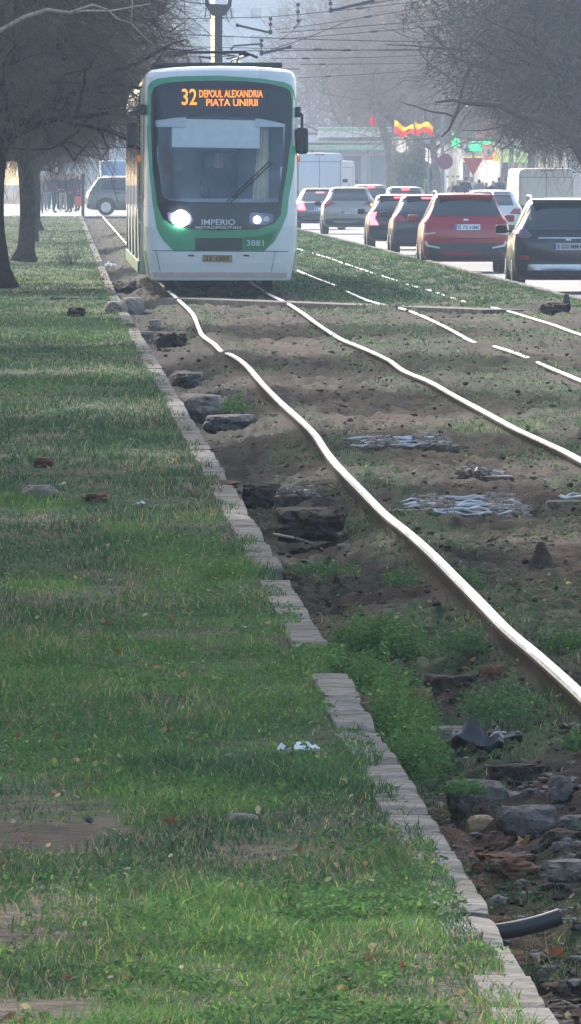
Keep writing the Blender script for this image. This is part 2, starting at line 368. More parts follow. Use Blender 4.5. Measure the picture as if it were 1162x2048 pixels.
# ------------------------------------------------------------------ rails
def smooth_path(pts, step_px=4):
    P_ = [Vector((a, b)) for a, b in pts]; out = []
    for i in range(len(P_)-1):
        p0 = P_[max(i-1, 0)]; p1 = P_[i]; p2 = P_[i+1]; p3 = P_[min(i+2, len(P_)-1)]
        n = max(2, int(abs(p2.y-p1.y)/step_px))
        for k in range(n):
            t = k/n
            out.append(.5*((2*p1)+(p2-p0)*t+(2*p0-5*p1+4*p2-p3)*t*t+(3*p1-p0-3*p2+p3)*t**3))
    out.append(P_[-1]); return out
RAIL = []
def rail(label, pts, cnear, cfar, dfar=452):
    path = [px(p.x, p.y, 0) for p in smooth_path(pts)]
    path.sort(key=lambda v: v.y)
    if cnear is not None:
        d = path[0].y-1; c_ = path[0].x-float(P(d+1)); pre = []
        while d > 18: pre.append(W(c_+(cnear-c_)*min(1, (path[0].y-d)/8), d)); d -= 1.
        path = pre[::-1]+path
    d = path[-1].y; c_ = path[-1].x-float(P(d)); k = 0
    while d < dfar:
        d += 3; k += 1; f = min(1, k/6); path.append(W(c_+(cfar-c_)*f+.012*math.sin(d*.5), d))
    e = empty('tram_rail', path[0], 0, label, 'rail', 'tram rails')
    o0 = path[0]
    def sweep(prof, name, m):
        V = []; n = len(prof)
        for i, p in enumerate(path):
            for (u, w) in prof: V.append((p.x+u-o0.x, p.y-o0.y, p.z+w))
        Fc = [(i*n+j, i*n+(j+1) % n, (i+1)*n+(j+1) % n, (i+1)*n+j) for i in range(len(path)-1) for j in range(n)]
        Fc += [tuple(range(n))[::-1], tuple((len(path)-1)*n+j for j in range(n))]
        mobj(name, V, Fc, m, e)
    sweep([(-.025, -.012), (-.023, -.003), (-.018, .001), (.018, .001), (.023, -.003), (.025, -.012)], 'rail_head', 'steel')
    sweep([(-.035, -.0145), (-.03, -.03), (-.02, -.035), (-.02, -.13), (-.06, -.15), (.06, -.15), (.02, -.13), (.02, -.035), (.03, -.03), (.035, -.0145)], 'rail_web', 'rust')
rail('wobbly bright rail running closest to the verge kerb, out from under the tram', [(340,582),(359,600),(385,626),(398,656),(406,670),(428,686),(444,702),(463,708),(493,729),(527,768),(561,802),(600,837),(630,867),(652,900),(678,932),(725,980),(770,1025),(820,1065),(865,1105),(910,1150),(955,1195),(1016,1257),(1078,1309),(1162,1385),(1260,1482)], 1.887, 1.92)
rail('bright rail under the far wheels of the tram, second from the kerb', [(540,588),(560,598),(580,608),(610,628),(630,643),(655,660),(685,678),(715,690),(745,703),(780,720),(808,740),(860,762),(910,790),(970,822),(1031,855),(1096,885),(1162,918),(1400,1052),(1900,1318)], 3.39, 3.42)
rail('thin half-buried rail right of the tram, left one of the empty track', [(595,540),(630,555),(665,568),(700,585),(745,603),(800,615),(830,625),(865,640),(905,660),(948,683),(976,688),(1011,698),(1046,710),(1091,730),(1158,758),(1300,818),(1900,1078)], 4.64, 4.66)
rail('interrupted rail in the turf strip closest to the road', [(590,495),(622,505),(655,514),(685,525),(740,543),(795,561),(825,571),(863,581),(890,590),(928,602),(970,611),(1013,620),(1056,633),(1106,648),(1162,668),(1300,708),(1900,885)], 6.1, 6.12)
# ------------------------------------------------------------------ cross slab and exposed sleepers
def slab_between(name, label, cat, a, b, w, t, m):
    a = Vector(a); b = Vector(b); u = (b-a); L = u.length; ang = math.atan2(u.y, u.x)
    k = MB(); n = 22
    for i in range(n):
        x0 = L*i/n; x1 = L*(i+1)/n
        k.box(x0+.002, x1-.002, -w/2, w/2, -t, random.uniform(-.004, .004)*0)
    o = k.build(name, m, loc=a, rz=ang); return tag(o, label, cat)
slab_between('concrete_strip', 'long pale concrete strip laid across both tracks in front of the tram', 'slab', px(360, 597, .0)+Vector((0,0,.012)), px(1012, 621, .0)+Vector((0,0,.012)), .65, .1, 'kerb')
slab_between('concrete_edge', 'thin grey slab edge lying in the verge grass beside the crumbled kerb', 'slab', px(123, 598)+Vector((0,0,.03)), px(215, 599)+Vector((0,0,.03)), .5, .06, 'stone')
def rock_mesh(rng, sx, sy, sz, rough=.3, sub=4):
    bm = bmesh.new(); bmesh.ops.create_icosphere(bm, subdivisions=sub, radius=1)
    a = rng.randint(0, 10000)
    for v in bm.verts:
        p = v.co; n = float(vn(p.x*1.3+a, p.y*1.3+p.z*2, 3))+.6*float(vn(p.x*3+a, p.z*3+p.y*2, 8))+.35*float(vn(p.x*7+a, p.z*7+p.y*5, 8))+.2*float(vn(p.x*15+a, p.z*15+p.y*11, 8))-.2
        k = 1+rough*(n-.85)*1.6
        q = p*k
        for ax in range(3):
            q[ax] = q[ax] if abs(q[ax]) < .78 else math.copysign(.78+(abs(q[ax])-.78)*.3, q[ax])
        v.co = Vector((q.x*sx, q.y*sy, q.z*sz))
    bm.verts.ensure_lookup_table(); V = [v.co[:] for v in bm.verts]; Fc = [[v.index for v in f.verts] for f in bm.faces]; bm.free(); return V, Fc
def rock(name, label, cat, x, y, w, h, m='stone', zf=None, depth=None, rough=.3, rz=0, group=None, smooth=False):
    """a lump whose foot stands at photo pixel x,y; w,h in photo pixels"""
    p = px(x, y, 0)
    for _ in range(6): p = px(x, y, zg1(p.x-float(P(p.y)), p.y))
    s = F/p.y; rng = random.Random(int(x*7+y))
    w_ = w/s/2/.82; h_ = h/s/.82/1.55
    V, Fc = rock_mesh(rng, w_, (depth or w_*1.1), h_, rough)
    o = mobj(name, V, Fc, m, smooth=smooth); o.location = (p.x, p.y+(depth or w_)*.5, p.z+h_*.55); o.rotation_euler.z = rz
    return tag(o, label, cat, group)
def sleeper(label, x0, x1, y, strips, clumps, seed, dep=.13):
    p = px(x0, y, -.045); q = px(x1, y, -.045); e = empty('exposed_sleeper', p, 0, label, 'sleeper', 'exposed sleepers between the rails')
    Lx = q.x-p.x; rng = random.Random(seed)
    k = MB(); k.box(-.05, Lx+.05, -.16, .16, -.12, -.004, .012); k.build('concrete_beam', 'stone', e)
    for i in range(strips):
        m = MB(); yy = -dep+2*dep*i/max(1, strips-1); a = rng.uniform(0, .25)*Lx; b = Lx*rng.uniform(.75, 1)
        pts = [(a+(b-a)*t/9, yy+rng.uniform(-.015, .015), .004+rng.uniform(0, .04)) for t in range(10)]
        m.tube(pts, [.004]+[.007+rng.uniform(0, .009) for _ in range(8)]+[.004], 6); zc = .02; m.v = [(v[0], v[1], zc+(v[2]-zc)*.75) for v in m.v]
        m.build('wet_strip', M['band'], e, smooth=True)
    for u in clumps:
        m = MB()
        for _ in range(int(36+90*dep)):
            V, Fc = rock_mesh(rng, rng.uniform(.015, .045), rng.uniform(.015, .04), rng.uniform(.01, .028), .5, 1)
            o = Vector((Lx*u+rng.uniform(-.1, .1), rng.uniform(-dep-.15, dep+.15), rng.uniform(-.005, .04)))
            m.add([Vector(v)+o for v in V], Fc)
        m.build('rail_clamp', 'stone2', e)
M['band'] = mat('wet_metal_strip', (.5, .52, .56), .4, .1, var=.6, scale=9)
sleeper('exposed muddy sleeper with shiny strips, farther one between the rails', 688, 905, 889, 9, (.35, .8), 3, 1.1)
sleeper('exposed sleeper with shiny strips and lumpy clamps, nearest one between the rails', 795, 1050, 1018, 13, (.3, .85), 5, 1.5)
sleeper('short exposed sleeper end with one pale strip behind the nearest sleeper', 930, 1012, 950, 2, (.2,), 6)
sleeper('sleeper end sticking into the picture edge right of the two muddy ones', 1110, 1210, 1000, 2, (.9,), 8)
sleeper('sleeper end with a pale strip between kerb and rail', 566, 625, 990, 2, (.5,), 9)
# ------------------------------------------------------------------ scattered lumps (stuff) and single stones
def scatter_lumps(name, n, sampler, size, m, colf, seed, kind='stuff', sub=1, flat=.6):
    rng = np.random.default_rng(seed); protos = []
    for k in range(8):
        V, Fc = rock_mesh(random.Random(k+seed), 1, 1, 1, .55, sub); protos.append((np.array(V), np.array(Fc)))
    c, d = sampler(rng, n); n = len(c); z = zg(c, d); X = c+P(d); S = size(rng, c, d, n); Vs = []; Fs = []; Cs = []; off = 0
    colr = colf(rng, c, d, n); an = rng.uniform(0, 6.28, n); ki = rng.integers(0, 8, n)
    for k in range(8):
        V, Fc = protos[k]; idx = np.where(ki == k)[0]
        if not len(idx): continue
        ca = np.cos(an[idx])[:, None]; sa = np.sin(an[idx])[:, None]
        v = V[None]*np.stack([S[idx], S[idx]*rng.uniform(.6, 1.2, len(idx)), S[idx]*flat*rng.uniform(.6, 1.3, len(idx))], -1)[:, None, :]
        x = v[..., 0]*ca-v[..., 1]*sa+X[idx][:, None]; y = v[..., 0]*sa+v[..., 1]*ca+d[idx][:, None]; zz = v[..., 2]+(z[idx]+S[idx]*flat*.3)[:, None]
        Vs.append(np.stack([x, y, zz], -1).reshape(-1, 3)); nv = len(V)
        Fs.append((Fc[None]+(np.arange(len(idx))*nv)[:, None, None]+off).reshape(-1, Fc.shape[1])); Cs.append(np.repeat(colr[idx], nv, 0)); off += nv*len(idx)
    o = mobj(name, np.concatenate(Vs), np.concatenate(Fs), m, col=np.concatenate(Cs)); return tag(o, kind=kind)
def samp_d(rng, n, d0, d1, p=2.):     # denser near the camera
    u = rng.random(n); return (d0**(1-p)+(d1**(1-p)-d0**(1-p))*u)**(1/(1-p))
def clod_s(rng, n):
    d = samp_d(rng, n, 23, 240, 1.7); c = 1.12+rng.random(n)*np.minimum(.062*d+.6, 6.4)
    k = (np.minimum.reduce([np.abs(c-q) for q in (1.887, 3.39, 4.64, 6.1)]) > .07) & (rng.random(n) < .3+.9*fbm(c*2.5, d*.8, 77, 2)) & (c < 7.3)
    return c[k], d[k]
def clod_col(rng, c, d, n):
    a = np.array([.026, .017, .011]); b = np.array([.085, .056, .038]); t = rng.random(n)[:, None]**2.2
    db = (DRYBED(c, d)*gcd(c, 2.6, .42))[:, None]
    return (a*(1-t)+b*t)*(1+.7*db)
scatter_lumps('soil_clods', 30000, clod_s, lambda r, c, d, n: (.005+.018*r.random(n)**2.5)*(1+.002*d)*np.where(r.random(n) < .02, 2., 1), 'clod', clod_col, 5)
def grav_s(rng, n):
    d = samp_d(rng, n, 23, 40, 2); c = 1.2+rng.random(n)*(.35+.03*d); k = rng.random(n) < sst(.35, .6, fbm(c*2, d*.7, 14, 2))+.25; return c[k], d[k]
def grav_col(rng, c, d, n):
    pal = np.array([[.2, .18, .17], [.13, .115, .11], [.3, .25, .22], [.2, .1, .06], [.09, .07, .06]]); return pal[rng.choice(5, n, p=[.32, .26, .16, .1, .16])]*rng.uniform(.8, 1.2, (n, 1))
scatter_lumps('gravel', 6500, grav_s, lambda r, c, d, n: r.uniform(.005, .024, n)*np.where(r.random(n) < .1, 1.9, 1), 'clod', grav_col, 6, flat=.5)
def deb_s(rng, n):
    d = samp_d(rng, n, 23, 200, 1.8); c = -.9+rng.random(n)*(1.9+.055*d); return c[c < 7.5], d[c < 7.5]
scatter_lumps('pale_litter', 420, deb_s, lambda r, c, d, n: r.uniform(.004, .011, n)*(1+.006*d), 'clod', lambda r, c, d, n: np.array([.5, .5, .48])*r.uniform(.5, 1.1, (n, 1)), 8, flat=.5)
rk = [('big blocky grey stone in the ditch, beside the small dark ones near the kerb', 405, 838, 95, 44, 'stone2', .9, .25),
      ('long low grey stone lying across the ditch behind the blocky one', 463, 862, 92, 30, 'stone', .35, .25),
      ('dark squarish stone leaning on the kerb beyond the blocky one', 372, 775, 60, 30, 'stone', .6, .3),
      ('tilted broken kerb block, upright at the crumbled kerb end', 262, 632, 40, 34, 'stone2', .5, .15),
      ('broken kerb block lying beside the upright one', 232, 628, 36, 24, 'stone2', .6, .15),
      ('round stone in the rubble past the broken kerb blocks', 308, 668, 26, 26, 'stone2', .3, .3),
      ('flat pale stone wedged by the kerb rubble', 290, 680, 34, 16, 'stone2', .4, .3),
      ('dark earth-caked stone next to the round one', 342, 690, 60, 24, 'earth', .5, .4),
      ('small round stone in the verge grass beside the kerb', 369, 985, 26, 18, 'stone2', .05, .2),
      ('flat brown stone half sunk in the verge at the left', 77, 992, 70, 20, 'stone2', .12, .3),
      ('flat tan stone in the grass level with the pipe bend', 480, 1650, 66, 20, 'stone2', .05, .3),
      ('smooth ochre stone on the red soil beside the big buried lump', 962, 1672, 56, 36, 'ochre', .05, .2),
      ('big grey buried boulder right of the kerb', 955, 1625, 118, 56, 'stone', .12, .2),
      ('long grey boulder end sloping away from the big one', 1055, 1665, 120, 48, 'stone', .12, .2),
      ('pointed grey stone at the right edge among gravel', 1120, 1600, 46, 42, 'stone', .05, .3),
      ('flat light grey stone at the right picture edge', 1140, 1760, 90, 34, 'stone2', .09, .3),
      ('flat slab stone at the right edge above the pipe', 1150, 1670, 70, 34, 'stone', .09, .3),
      ('pale weathered stone embedded before the weed mound', 905, 1483, 120, 26, 'stone2', .12, .3),
      ('small pale stone between rail and ditch', 690, 1112, 38, 22, 'stone2', .08, .3),
      ('orange brown pebble on the soil near the pipe end', 1105, 1900, 60, 30, 'redearth', .03, .4),
      ('small reddish stone just left of the pipe end', 985, 1905, 34, 24, 'stone2', .02, .4)]
M['ochre'] = mat('ochre_stone', (.46, .3, .16), .8, var=.15, scale=20)
for l, x, y, w, h, m, dp, ro in rk: rock('stone', l, 'stone', x, y, w, h, m, depth=dp, rough=ro, group='loose stones', rz=.2*math.sin(x))
lm = [('black charred-looking soil lump on the ditch edge', 530, 1020, 90, 46, 'earth', .35), ('brown soil ridge beside the black lump', 620, 1075, 130, 52, 'earth', .6),
      ('reddish clod on the grass at left, the larger', 190, 1006, 50, 17, 'redearth', .1), ('dark clod on the grass, higher up at left', 86, 934, 36, 16, 'redearth', .1),
      ('dark mound of soil on the far verge', 152, 634, 36, 18, 'earth', .4), ('red-brown clod lying across the kerb top', 445, 978, 60, 12, 'redearth', .35),
      ('dark clod sitting on the broken kerb gap', 578, 1178, 50, 34, 'redearth', .12), ('round dark clod under the weed mound', 790, 1335, 100, 48, 'earth', .14),
      ('reddish clod right of the weed mound', 985, 1365, 50, 30, 'redearth', .06), ('broad dark soil mound near the right edge', 905, 1405, 120, 50, 'earth', .2),
      ('brown earth face below the hanging weeds', 830, 1450, 70, 60, 'redearth', .2), ('dark clod behind the long boulder', 1040, 1570, 110, 34, 'earth', .12),
      ('brown soil heap in front of the ochre stone', 1010, 1770, 130, 50, 'redearth', .2), ('big dark clod at the right edge', 1120, 1720, 120, 50, 'earth', .14),
      ('dark soil mound at the end of the concrete strip', 1110, 628, 60, 22, 'earth', .8), ('low turf-capped hump left of the tram front', 245, 590, 70, 26, 'earth', 1.2)]
for l, x, y, w, h, m, dp in lm: rock('soil_lump', l, 'soil lump', x, y, w, h, m, depth=dp, rough=.5, group='lumps of soil')
# earth cone
def cone(label, x, y, w, h):
    p = px(x, y, -.08); s = F/p.y; m = MB(); n = 14
    pts = [(0, 0, (h/s)*t) for t in (-.1, .0, .2, .45, .7, .86, 1)]; rr = [w/s*.6, w/s*.5, w/s*.40, w/s*.30, w/s*.22, w/s*.17, w/s*.09]
    m.tube(pts, rr, n); V = [(v[0]*(1+.3*(float(vn(v[0]*40, v[2]*30+v[1]*20, 5))-.5)), v[1], v[2]) for v in m.v]; m.v = V
    o = m.build('soil_cone', 'earth'); o.location = p; tag(o, label, 'soil cone')
cone('upright pointed cone of dried mud between the rails', 1082, 1130, 58, 46)
# black pipe
m = MB(); a = px(985, 1868, -.1); q = W(1.0, 28, 0)
s = F/27.6; pts = []
for i in range(11):
    t = i/10; pts.append((-.05+t*.205, 0, .005+.055*t*t*.6+.01*t))
m.tube(pts, .0215, 14, cap=False); inn = [(p_[0], p_[1], p_[2]) for p_ in pts]; m.tube(inn, .018, 14, cap=False)
p = px(1000, 1872, -.09); o = m.build('drain_pipe', 'pipe', smooth=True); o.location = p; tag(o, 'short length of black pipe sticking out of the soil beside the kerb', 'pipe')
# tissue and other small litter
def crumple(name, label, cat, x, y, w, h, m, seed, fold=.5):
    p = px(x, y, .01); s = F/p.y; rng = random.Random(seed); n = 12; V = []
    for i in range(n):
        for j in range(n):
            u, v = i/(n-1)-.5, j/(n-1)-.5
            V.append((u*w/s, v*w/s*.9, h/s*(.35+fold*(float(vn(u*5+seed, v*5, seed))-.2)*(1-2*max(abs(u), abs(v))**2))))
    Fc = [(i*n+j, (i+1)*n+j, (i+1)*n+j+1, i*n+j+1) for i in range(n-1) for j in range(n-1)]
    o = mobj(name, V, Fc, m, smooth=True); o.location = p; md = o.modifiers.new('s', 'SOLIDIFY'); md.thickness = .002
    return tag(o, label, cat)
crumple('tissue', 'crumpled white tissue on the grass beside the kerb', 'tissue', 597, 1518, 84, 38, 'tissue', 3, 1.)
crumple('paper_scrap', 'small white scrap in the grass left of the kerb, higher up the verge', 'litter', 281, 1012, 18, 12, 'tissue', 5, 1.)
crumple('paper_scrap', 'white scrap in the leafy weeds above the tissue', 'litter', 370, 1425, 22, 14, 'tissue', 9, 1.)
crumple('paper_scrap', 'white scrap lying at the kerb foot left of the tram front', 'litter', 222, 540, 26, 18, 'tissue', 11, 1.)
crumple('plastic_sheet', 'torn black plastic sheet among stones right of the hanging weeds', 'plastic sheet', 955, 1520, 105, 66, 'pipe', 14, 1.3)
crumple('plastic_sheet', 'second black plastic scrap behind the torn one', 'plastic sheet', 1010, 1492, 70, 34, 'pipe', 18, 1.3)
# branches lying / weeds sticks
def stick(label, pts, r, m='bark'):
    P3 = [px(x, y, zz) for x, y, zz in pts]; o0 = P3[0]; k = MB(); k.tube([p-o0 for p in P3], [r, r*.8, r*.5][:len(P3)], 6); o = k.build('stick', m); o.location = o0; tag(o, label, 'stick')
stick('thin pale stick on the left verge grass', [(90,1058,.02),(112,1060,.025),(128,1066,.02)], .006, 'stone2')
stick('thin pale root between ditch and rail', [(548,1068,.0),(590,1076,.01),(625,1085,-.02)], .008, 'stone2')
# ------------------------------------------------------------------ grass and weeds
GCOL = dict(teal=np.array([.05, .106, .052]), fresh=np.array([.115, .225, .065]), yel=np.array([.33, .42, .10]), dry=np.array([.34, .27, .17]), dark=np.array([.03, .055, .028]))
def fresh_sunlit_mask(c, d):
    n = fbm(c*.9, d*.22, 91, 3); n2 = fbm(c*2.4, d*1.1, 93, 2)
    f = sst(.54, .70, n*.6+n2*.4)
    f = np.maximum(f, .95*gcd(d, 27.6, 1.1)*sst(.2, .6, n2+.2)*(1-sst(.93, 1.0, c)))  # fresh leaf colour here also stands in for a sunlit strip
    f = np.maximum(f, .9*gcd(d, 41.5, 3.3)*(1-sst(.95, 1.3, c))*sst(.2, .55, n2+.15))
    f = np.maximum(f, .8*gcd(d, 52, 3)*sst(.2, .6, c)*(1-sst(.93, 1.0, c)))
    f = np.maximum(f, .5*gcd(d, 138, 9)); return f  # yellower grass across the far verge imitates a band of sunlight
def blade_mesh(name, c, d, hmul, seed, label=None):
    rng = np.random.default_rng(seed); n = len(c); z = np.where((c > .94) & (c < 1.1), .022, zg(c, d)); X = c+P(d)
    hgt = (.020+.036*rng.random(n)**1.6)*hmul*(.35+2.4*np.clip(fbm(c*2.6, d*1.0, 35, 2)-.2, 0, 1)**1.5); w = np.maximum(.0016+.0012*rng.random(n), d/F*1.25*.75)
    a = rng.uniform(0, 6.28, n); ln = rng.normal(0, .45, (n, 2))*hgt[:, None]*1.1
    dx = np.cos(a)*w; dy = np.sin(a)*w; b = np.stack([X, d, z-.004], -1)
    mid = b+np.stack([ln[:, 0]*.35, ln[:, 1]*.35, hgt*.62], -1); tip = b+np.stack([ln[:, 0], ln[:, 1], hgt], -1)
    o = np.stack([dx, dy, 0*dx], -1)
    V = np.stack([b-o, b+o, mid+o*.8, mid-o*.8, tip+o*.12, tip-o*.12], 1).reshape(-1, 3)
    i = (np.arange(n)*6)[:, None]; Fq = np.concatenate([i+np.array([[0, 1, 2, 3]]), i+np.array([[3, 2, 4, 5]])], 0)
    fm = fresh_sunlit_mask(c, d)[:, None]; t = rng.random(n)[:, None]; nn = fbm(c*1.2, d*.3, 66, 2)[:, None]
    base = GCOL['teal']*(.45+1.2*t); col = base*(1-fm)+(GCOL['fresh']*(.8+.5*t))*fm
    y = (rng.random(n)[:, None] < .10*fm+.02); col = np.where(y, GCOL['yel']*(.7+.5*t), col)
    dr = (rng.random(n)[:, None] < .05+.20*sst(.5, .7, fbm(c*1.1+5, d*.5, 44, 2))[:, None]); col = np.where(dr, GCOL['dry']*(.5+.7*t), col)
    ob = mobj(name, V, Fq, 'grass', col=np.repeat(col, 6, 0)); tag(ob, kind='stuff'); return ob
def samp_area(rng, n, d0, d1, p, cl, cr):
    d = samp_d(rng, n, d0, d1, p); u = rng.random(n); lo = cl(d); hi = cr(d); c = lo+(hi-lo)*u
    k = rng.random(n) < lush(c, d)*1.0; return c[k], d[k]
r_ = np.random.default_rng(11)
c1, d1 = samp_area(r_, 330000, 22.8, 455, 1.9, lambda d: -.35-.006*d-.3, lambda d: np.full_like(d, 1.045))
blade_mesh('grass', c1, d1, 1.0, 1)
c2, d2 = samp_area(r_, 260000, 28, 455, 1.25, lambda d: np.full_like(d, 1.12), lambda d: np.minimum(.056*d+.6, 7.62))
c3, d3 = samp_area(r_, 170000, 150, 455, 1.6, lambda d: np.full_like(d, 3.55), lambda d: np.full_like(d, 7.6))
blade_mesh('track_grass', np.concatenate([c2, c3]), np.concatenate([d2, d3]), .85, 2)
def leaf_mesh(name, c, d, zz, size, seed, fmix=.8, kind='stuff'):
    rng = np.random.default_rng(seed); n = len(c); X = c+P(d)
    nrm = rng.normal(0, 1, (n, 3)); nrm[:, 2] = np.abs(nrm[:, 2])+.7; nrm /= np.linalg.norm(nrm, axis=1)[:, None]
    u = np.cross(nrm, rng.normal(0, 1, (n, 3))); u /= np.linalg.norm(u, axis=1)[:, None]; v = np.cross(nrm, u)
    s_ = (size*(.55+.9*rng.random(n)))[:, None]; p = np.stack([X, d, zz], -1)
    V = np.stack([p-u*s_, p-u*s_*.3+v*s_*.55-nrm*s_*.1, p+u*s_*.5+v*s_*.5-nrm*s_*.1, p+u*s_, p+u*s_*.5-v*s_*.5-nrm*s_*.1, p-u*s_*.3-v*s_*.55-nrm*s_*.1], 1).reshape(-1, 3)
    i = (np.arange(n)*6)[:, None]; Fq = np.concatenate([i+np.array([[0, 1, 2, 3]]), i+np.array([[0, 3, 4, 5]])], 0)
    t = rng.random(n)[:, None]; col = (GCOL['fresh']*.9*fmix+GCOL['teal']*(1-fmix))*(.7+.7*t)
    col = np.where(rng.random(n)[:, None] < .02, GCOL['yel']*(.8+.4*t), col)
    return V, Fq, np.repeat(col, 6, 0)
def cover():
    rng = np.random.default_rng(21); d = samp_d(rng, 240000, 23, 130, 2.1); c = -.7-.004*d+rng.random(len(d))*(1.75+.004*d)
    f = fresh_sunlit_mask(c, d)*lush(c, d); big = sst(.46, .56, fbm(c*4, d*2.2, 55, 2)); k = rng.random(len(d)) < f*big*1.2
    c = c[k]; d = d[k]; z = np.where((c > .94) & (c < 1.1), .025, zg(c, d))+rng.random(len(c))**1.3*(.045*(.3+1.1*fbm(c*5, d*2, 56, 2)))+.004
    size = np.maximum(.0075, d/F*3.2)*(.8+.5*fbm(c*3, d, 57, 1))
    V, Fq, C = leaf_mesh('x', c, d, z, size, 4); tag(mobj('ground_cover', V, Fq, 'leafy', col=C), kind='stuff')
    d = samp_d(rng, 160000, 27, 190, 1.7); c = 1.13+rng.random(len(d))*np.minimum(.055*d, 6); f = sst(.46, .62, fbm(c*1.7, d*.5, 58, 3)); k = rng.random(len(d)) < f*(1-.6*sst(60, 100, d))
    c = c[k]; d = d[k]; z = zg(c, d)+rng.random(len(c))**1.3*.035+.004; rr = np.minimum.reduce([np.abs(c-q) for q in (1.887, 3.39, 4.64, 6.1)]); kk = rr > .055; c = c[kk]; d = d[kk]; z = z[kk]
    V, Fq, C = leaf_mesh('x', c, d, z, np.maximum(.006, d/F*2.6), 5, .35); tag(mobj('track_weeds', V, Fq, 'leafy', col=C), kind='stuff')
cover()
def weed(label, x, y, w, h, n, depth, fm=.85, z0=None, name='weed_clump', group='weed clumps'):
    p = px(x, y, -.08 if z0 is None else z0); s = F/p.y; rng = np.random.default_rng(int(x+y)); a = rng.normal(0, 1, (n, 3)); a /= np.linalg.norm(a, axis=1)[:, None]
    r = (.3+.8*rng.random(n)**.6)*(.45+1.1*vn(a[:, 0]*3.5+x, a[:, 1]*2+a[:, 2]*3, 7)); a[:, 2] = np.abs(a[:, 2])
    q = a*r[:, None]*np.array([w/s/2, depth/2, h/s]); c_ = q[:, 0]; 
    V, Fq, C = leaf_mesh('x', np.zeros(n), q[:, 1], q[:, 2], np.full(n, .0072*max(1, p.y/50)), int(x), fm)
    V[:, 0] += np.repeat(q[:, 0], 6)-np.repeat(P(q[:, 1]), 6)
    o = mobj(name, V, Fq, 'leafy', col=C); o.location = p; tag(o, label, 'weeds', group)
weed('round lush green weed mound in the ditch, right of the kerb end', 752, 1312, 195, 74, 5200, .5)
weed('weeds hanging over the kerb edge, top of the long strip', 738, 1380, 140, 66, 3000, 1.2)
weed('weeds spilling off the kerb, middle of the long strip', 790, 1455, 140, 84, 3600, 1.2)
weed('weeds spilling down to the soil, lowest end of the long strip', 832, 1548, 120, 100, 3800, 1.)
weed('light green weed tuft between stones at the strip foot', 925, 1588, 100, 26, 700, .25)
weed('leafy weeds beside the big rail, right edge of the picture', 1130, 1310, 100, 60, 1600, .5, .6)
weed('low weeds spread left of the rail near the right edge', 1000, 1430, 170, 60, 1800, .9, .5)
weed('weed clump growing against the near rail', 935, 1300, 110, 46, 1100, .7, .45)
weed('weed patch beside the small pale stone', 640, 1150, 130, 30, 800, .8, .6)
weed('bright weed cushion on the verge at the kerb, upper', 470, 1160, 120, 34, 1200, .7, .9, z0=.0)
weed('bushy weeds covering the broken kerb stretch', 640, 1330, 150, 40, 1700, 1.2, .9, z0=0.)
weed('small weed tuft at the rail beyond the two muddy sleepers', 800, 1170, 80, 34, 500, .6, .6)
weed('weed tuft on the ditch bank beside the blocky stone', 470, 822, 64, 26, 500, .8, .7)
weed('dark green tuft right of the exposed sleepers', 940, 1180, 70, 40, 500, .5, .5)
weed('leafy tuft at the lower right edge of the picture', 1150, 1500, 50, 40, 600, .3, .7)
weed('broad-leaved plant lying over the kerb top near the bottom', 950, 1925, 130, 34, 260, .28, 1., z0=.02)
weed('broad-leaved light green plant at the lower left', 90, 1935, 170, 50, 300, .3, 1., z0=0.)
weed('pale green leaves beside the brown dead leaf', 790, 1905, 100, 36, 220, .25, 1., z0=.0)
def dead_leaf(label, x, y, w, m, seed, z=.02):
    rng = random.Random(seed); p = px(x, y, z); s = F/p.y; n = 16; V = [(0, 0, 0)]; L = w/s/2
    for i in range(n):
        a = 6.283*i/n; r = L*(.62+.38*abs(math.cos(a*2.5)))*(1 if i % 2 else .8); V.append((r*math.cos(a), r*math.sin(a)*.8, abs(math.sin(a))*L*.75*rng.uniform(.6, 1.2)+(.2*L if i % 3 == 0 else 0)))
    o = mobj('fallen_leaf', V, [(0, i+1, (i+1) % n+1) for i in range(n)], m, smooth=False); o.location = p; o.rotation_euler = (rng.uniform(-.3, .5), rng.uniform(-.5, .5), rng.uniform(0, 6)); md = o.modifiers.new('s', 'SOLIDIFY'); md.thickness = .0008
    tag(o, label, 'leaf', 'fallen leaves')
M['lf1'] = mat('brown_leaf', (.16, .06, .035), .6, var=.3, scale=30, transl=.2); M['lf2'] = mat('tan_leaf', (.42, .22, .1), .6, var=.25, scale=30, transl=.3); M['lf3'] = mat('yellow_leaf', (.5, .48, .2), .6, var=.2, scale=30, transl=.3); M['lf4'] = mat('green_leaf', (.16, .28, .06), .5, var=.2, scale=30, transl=.3)
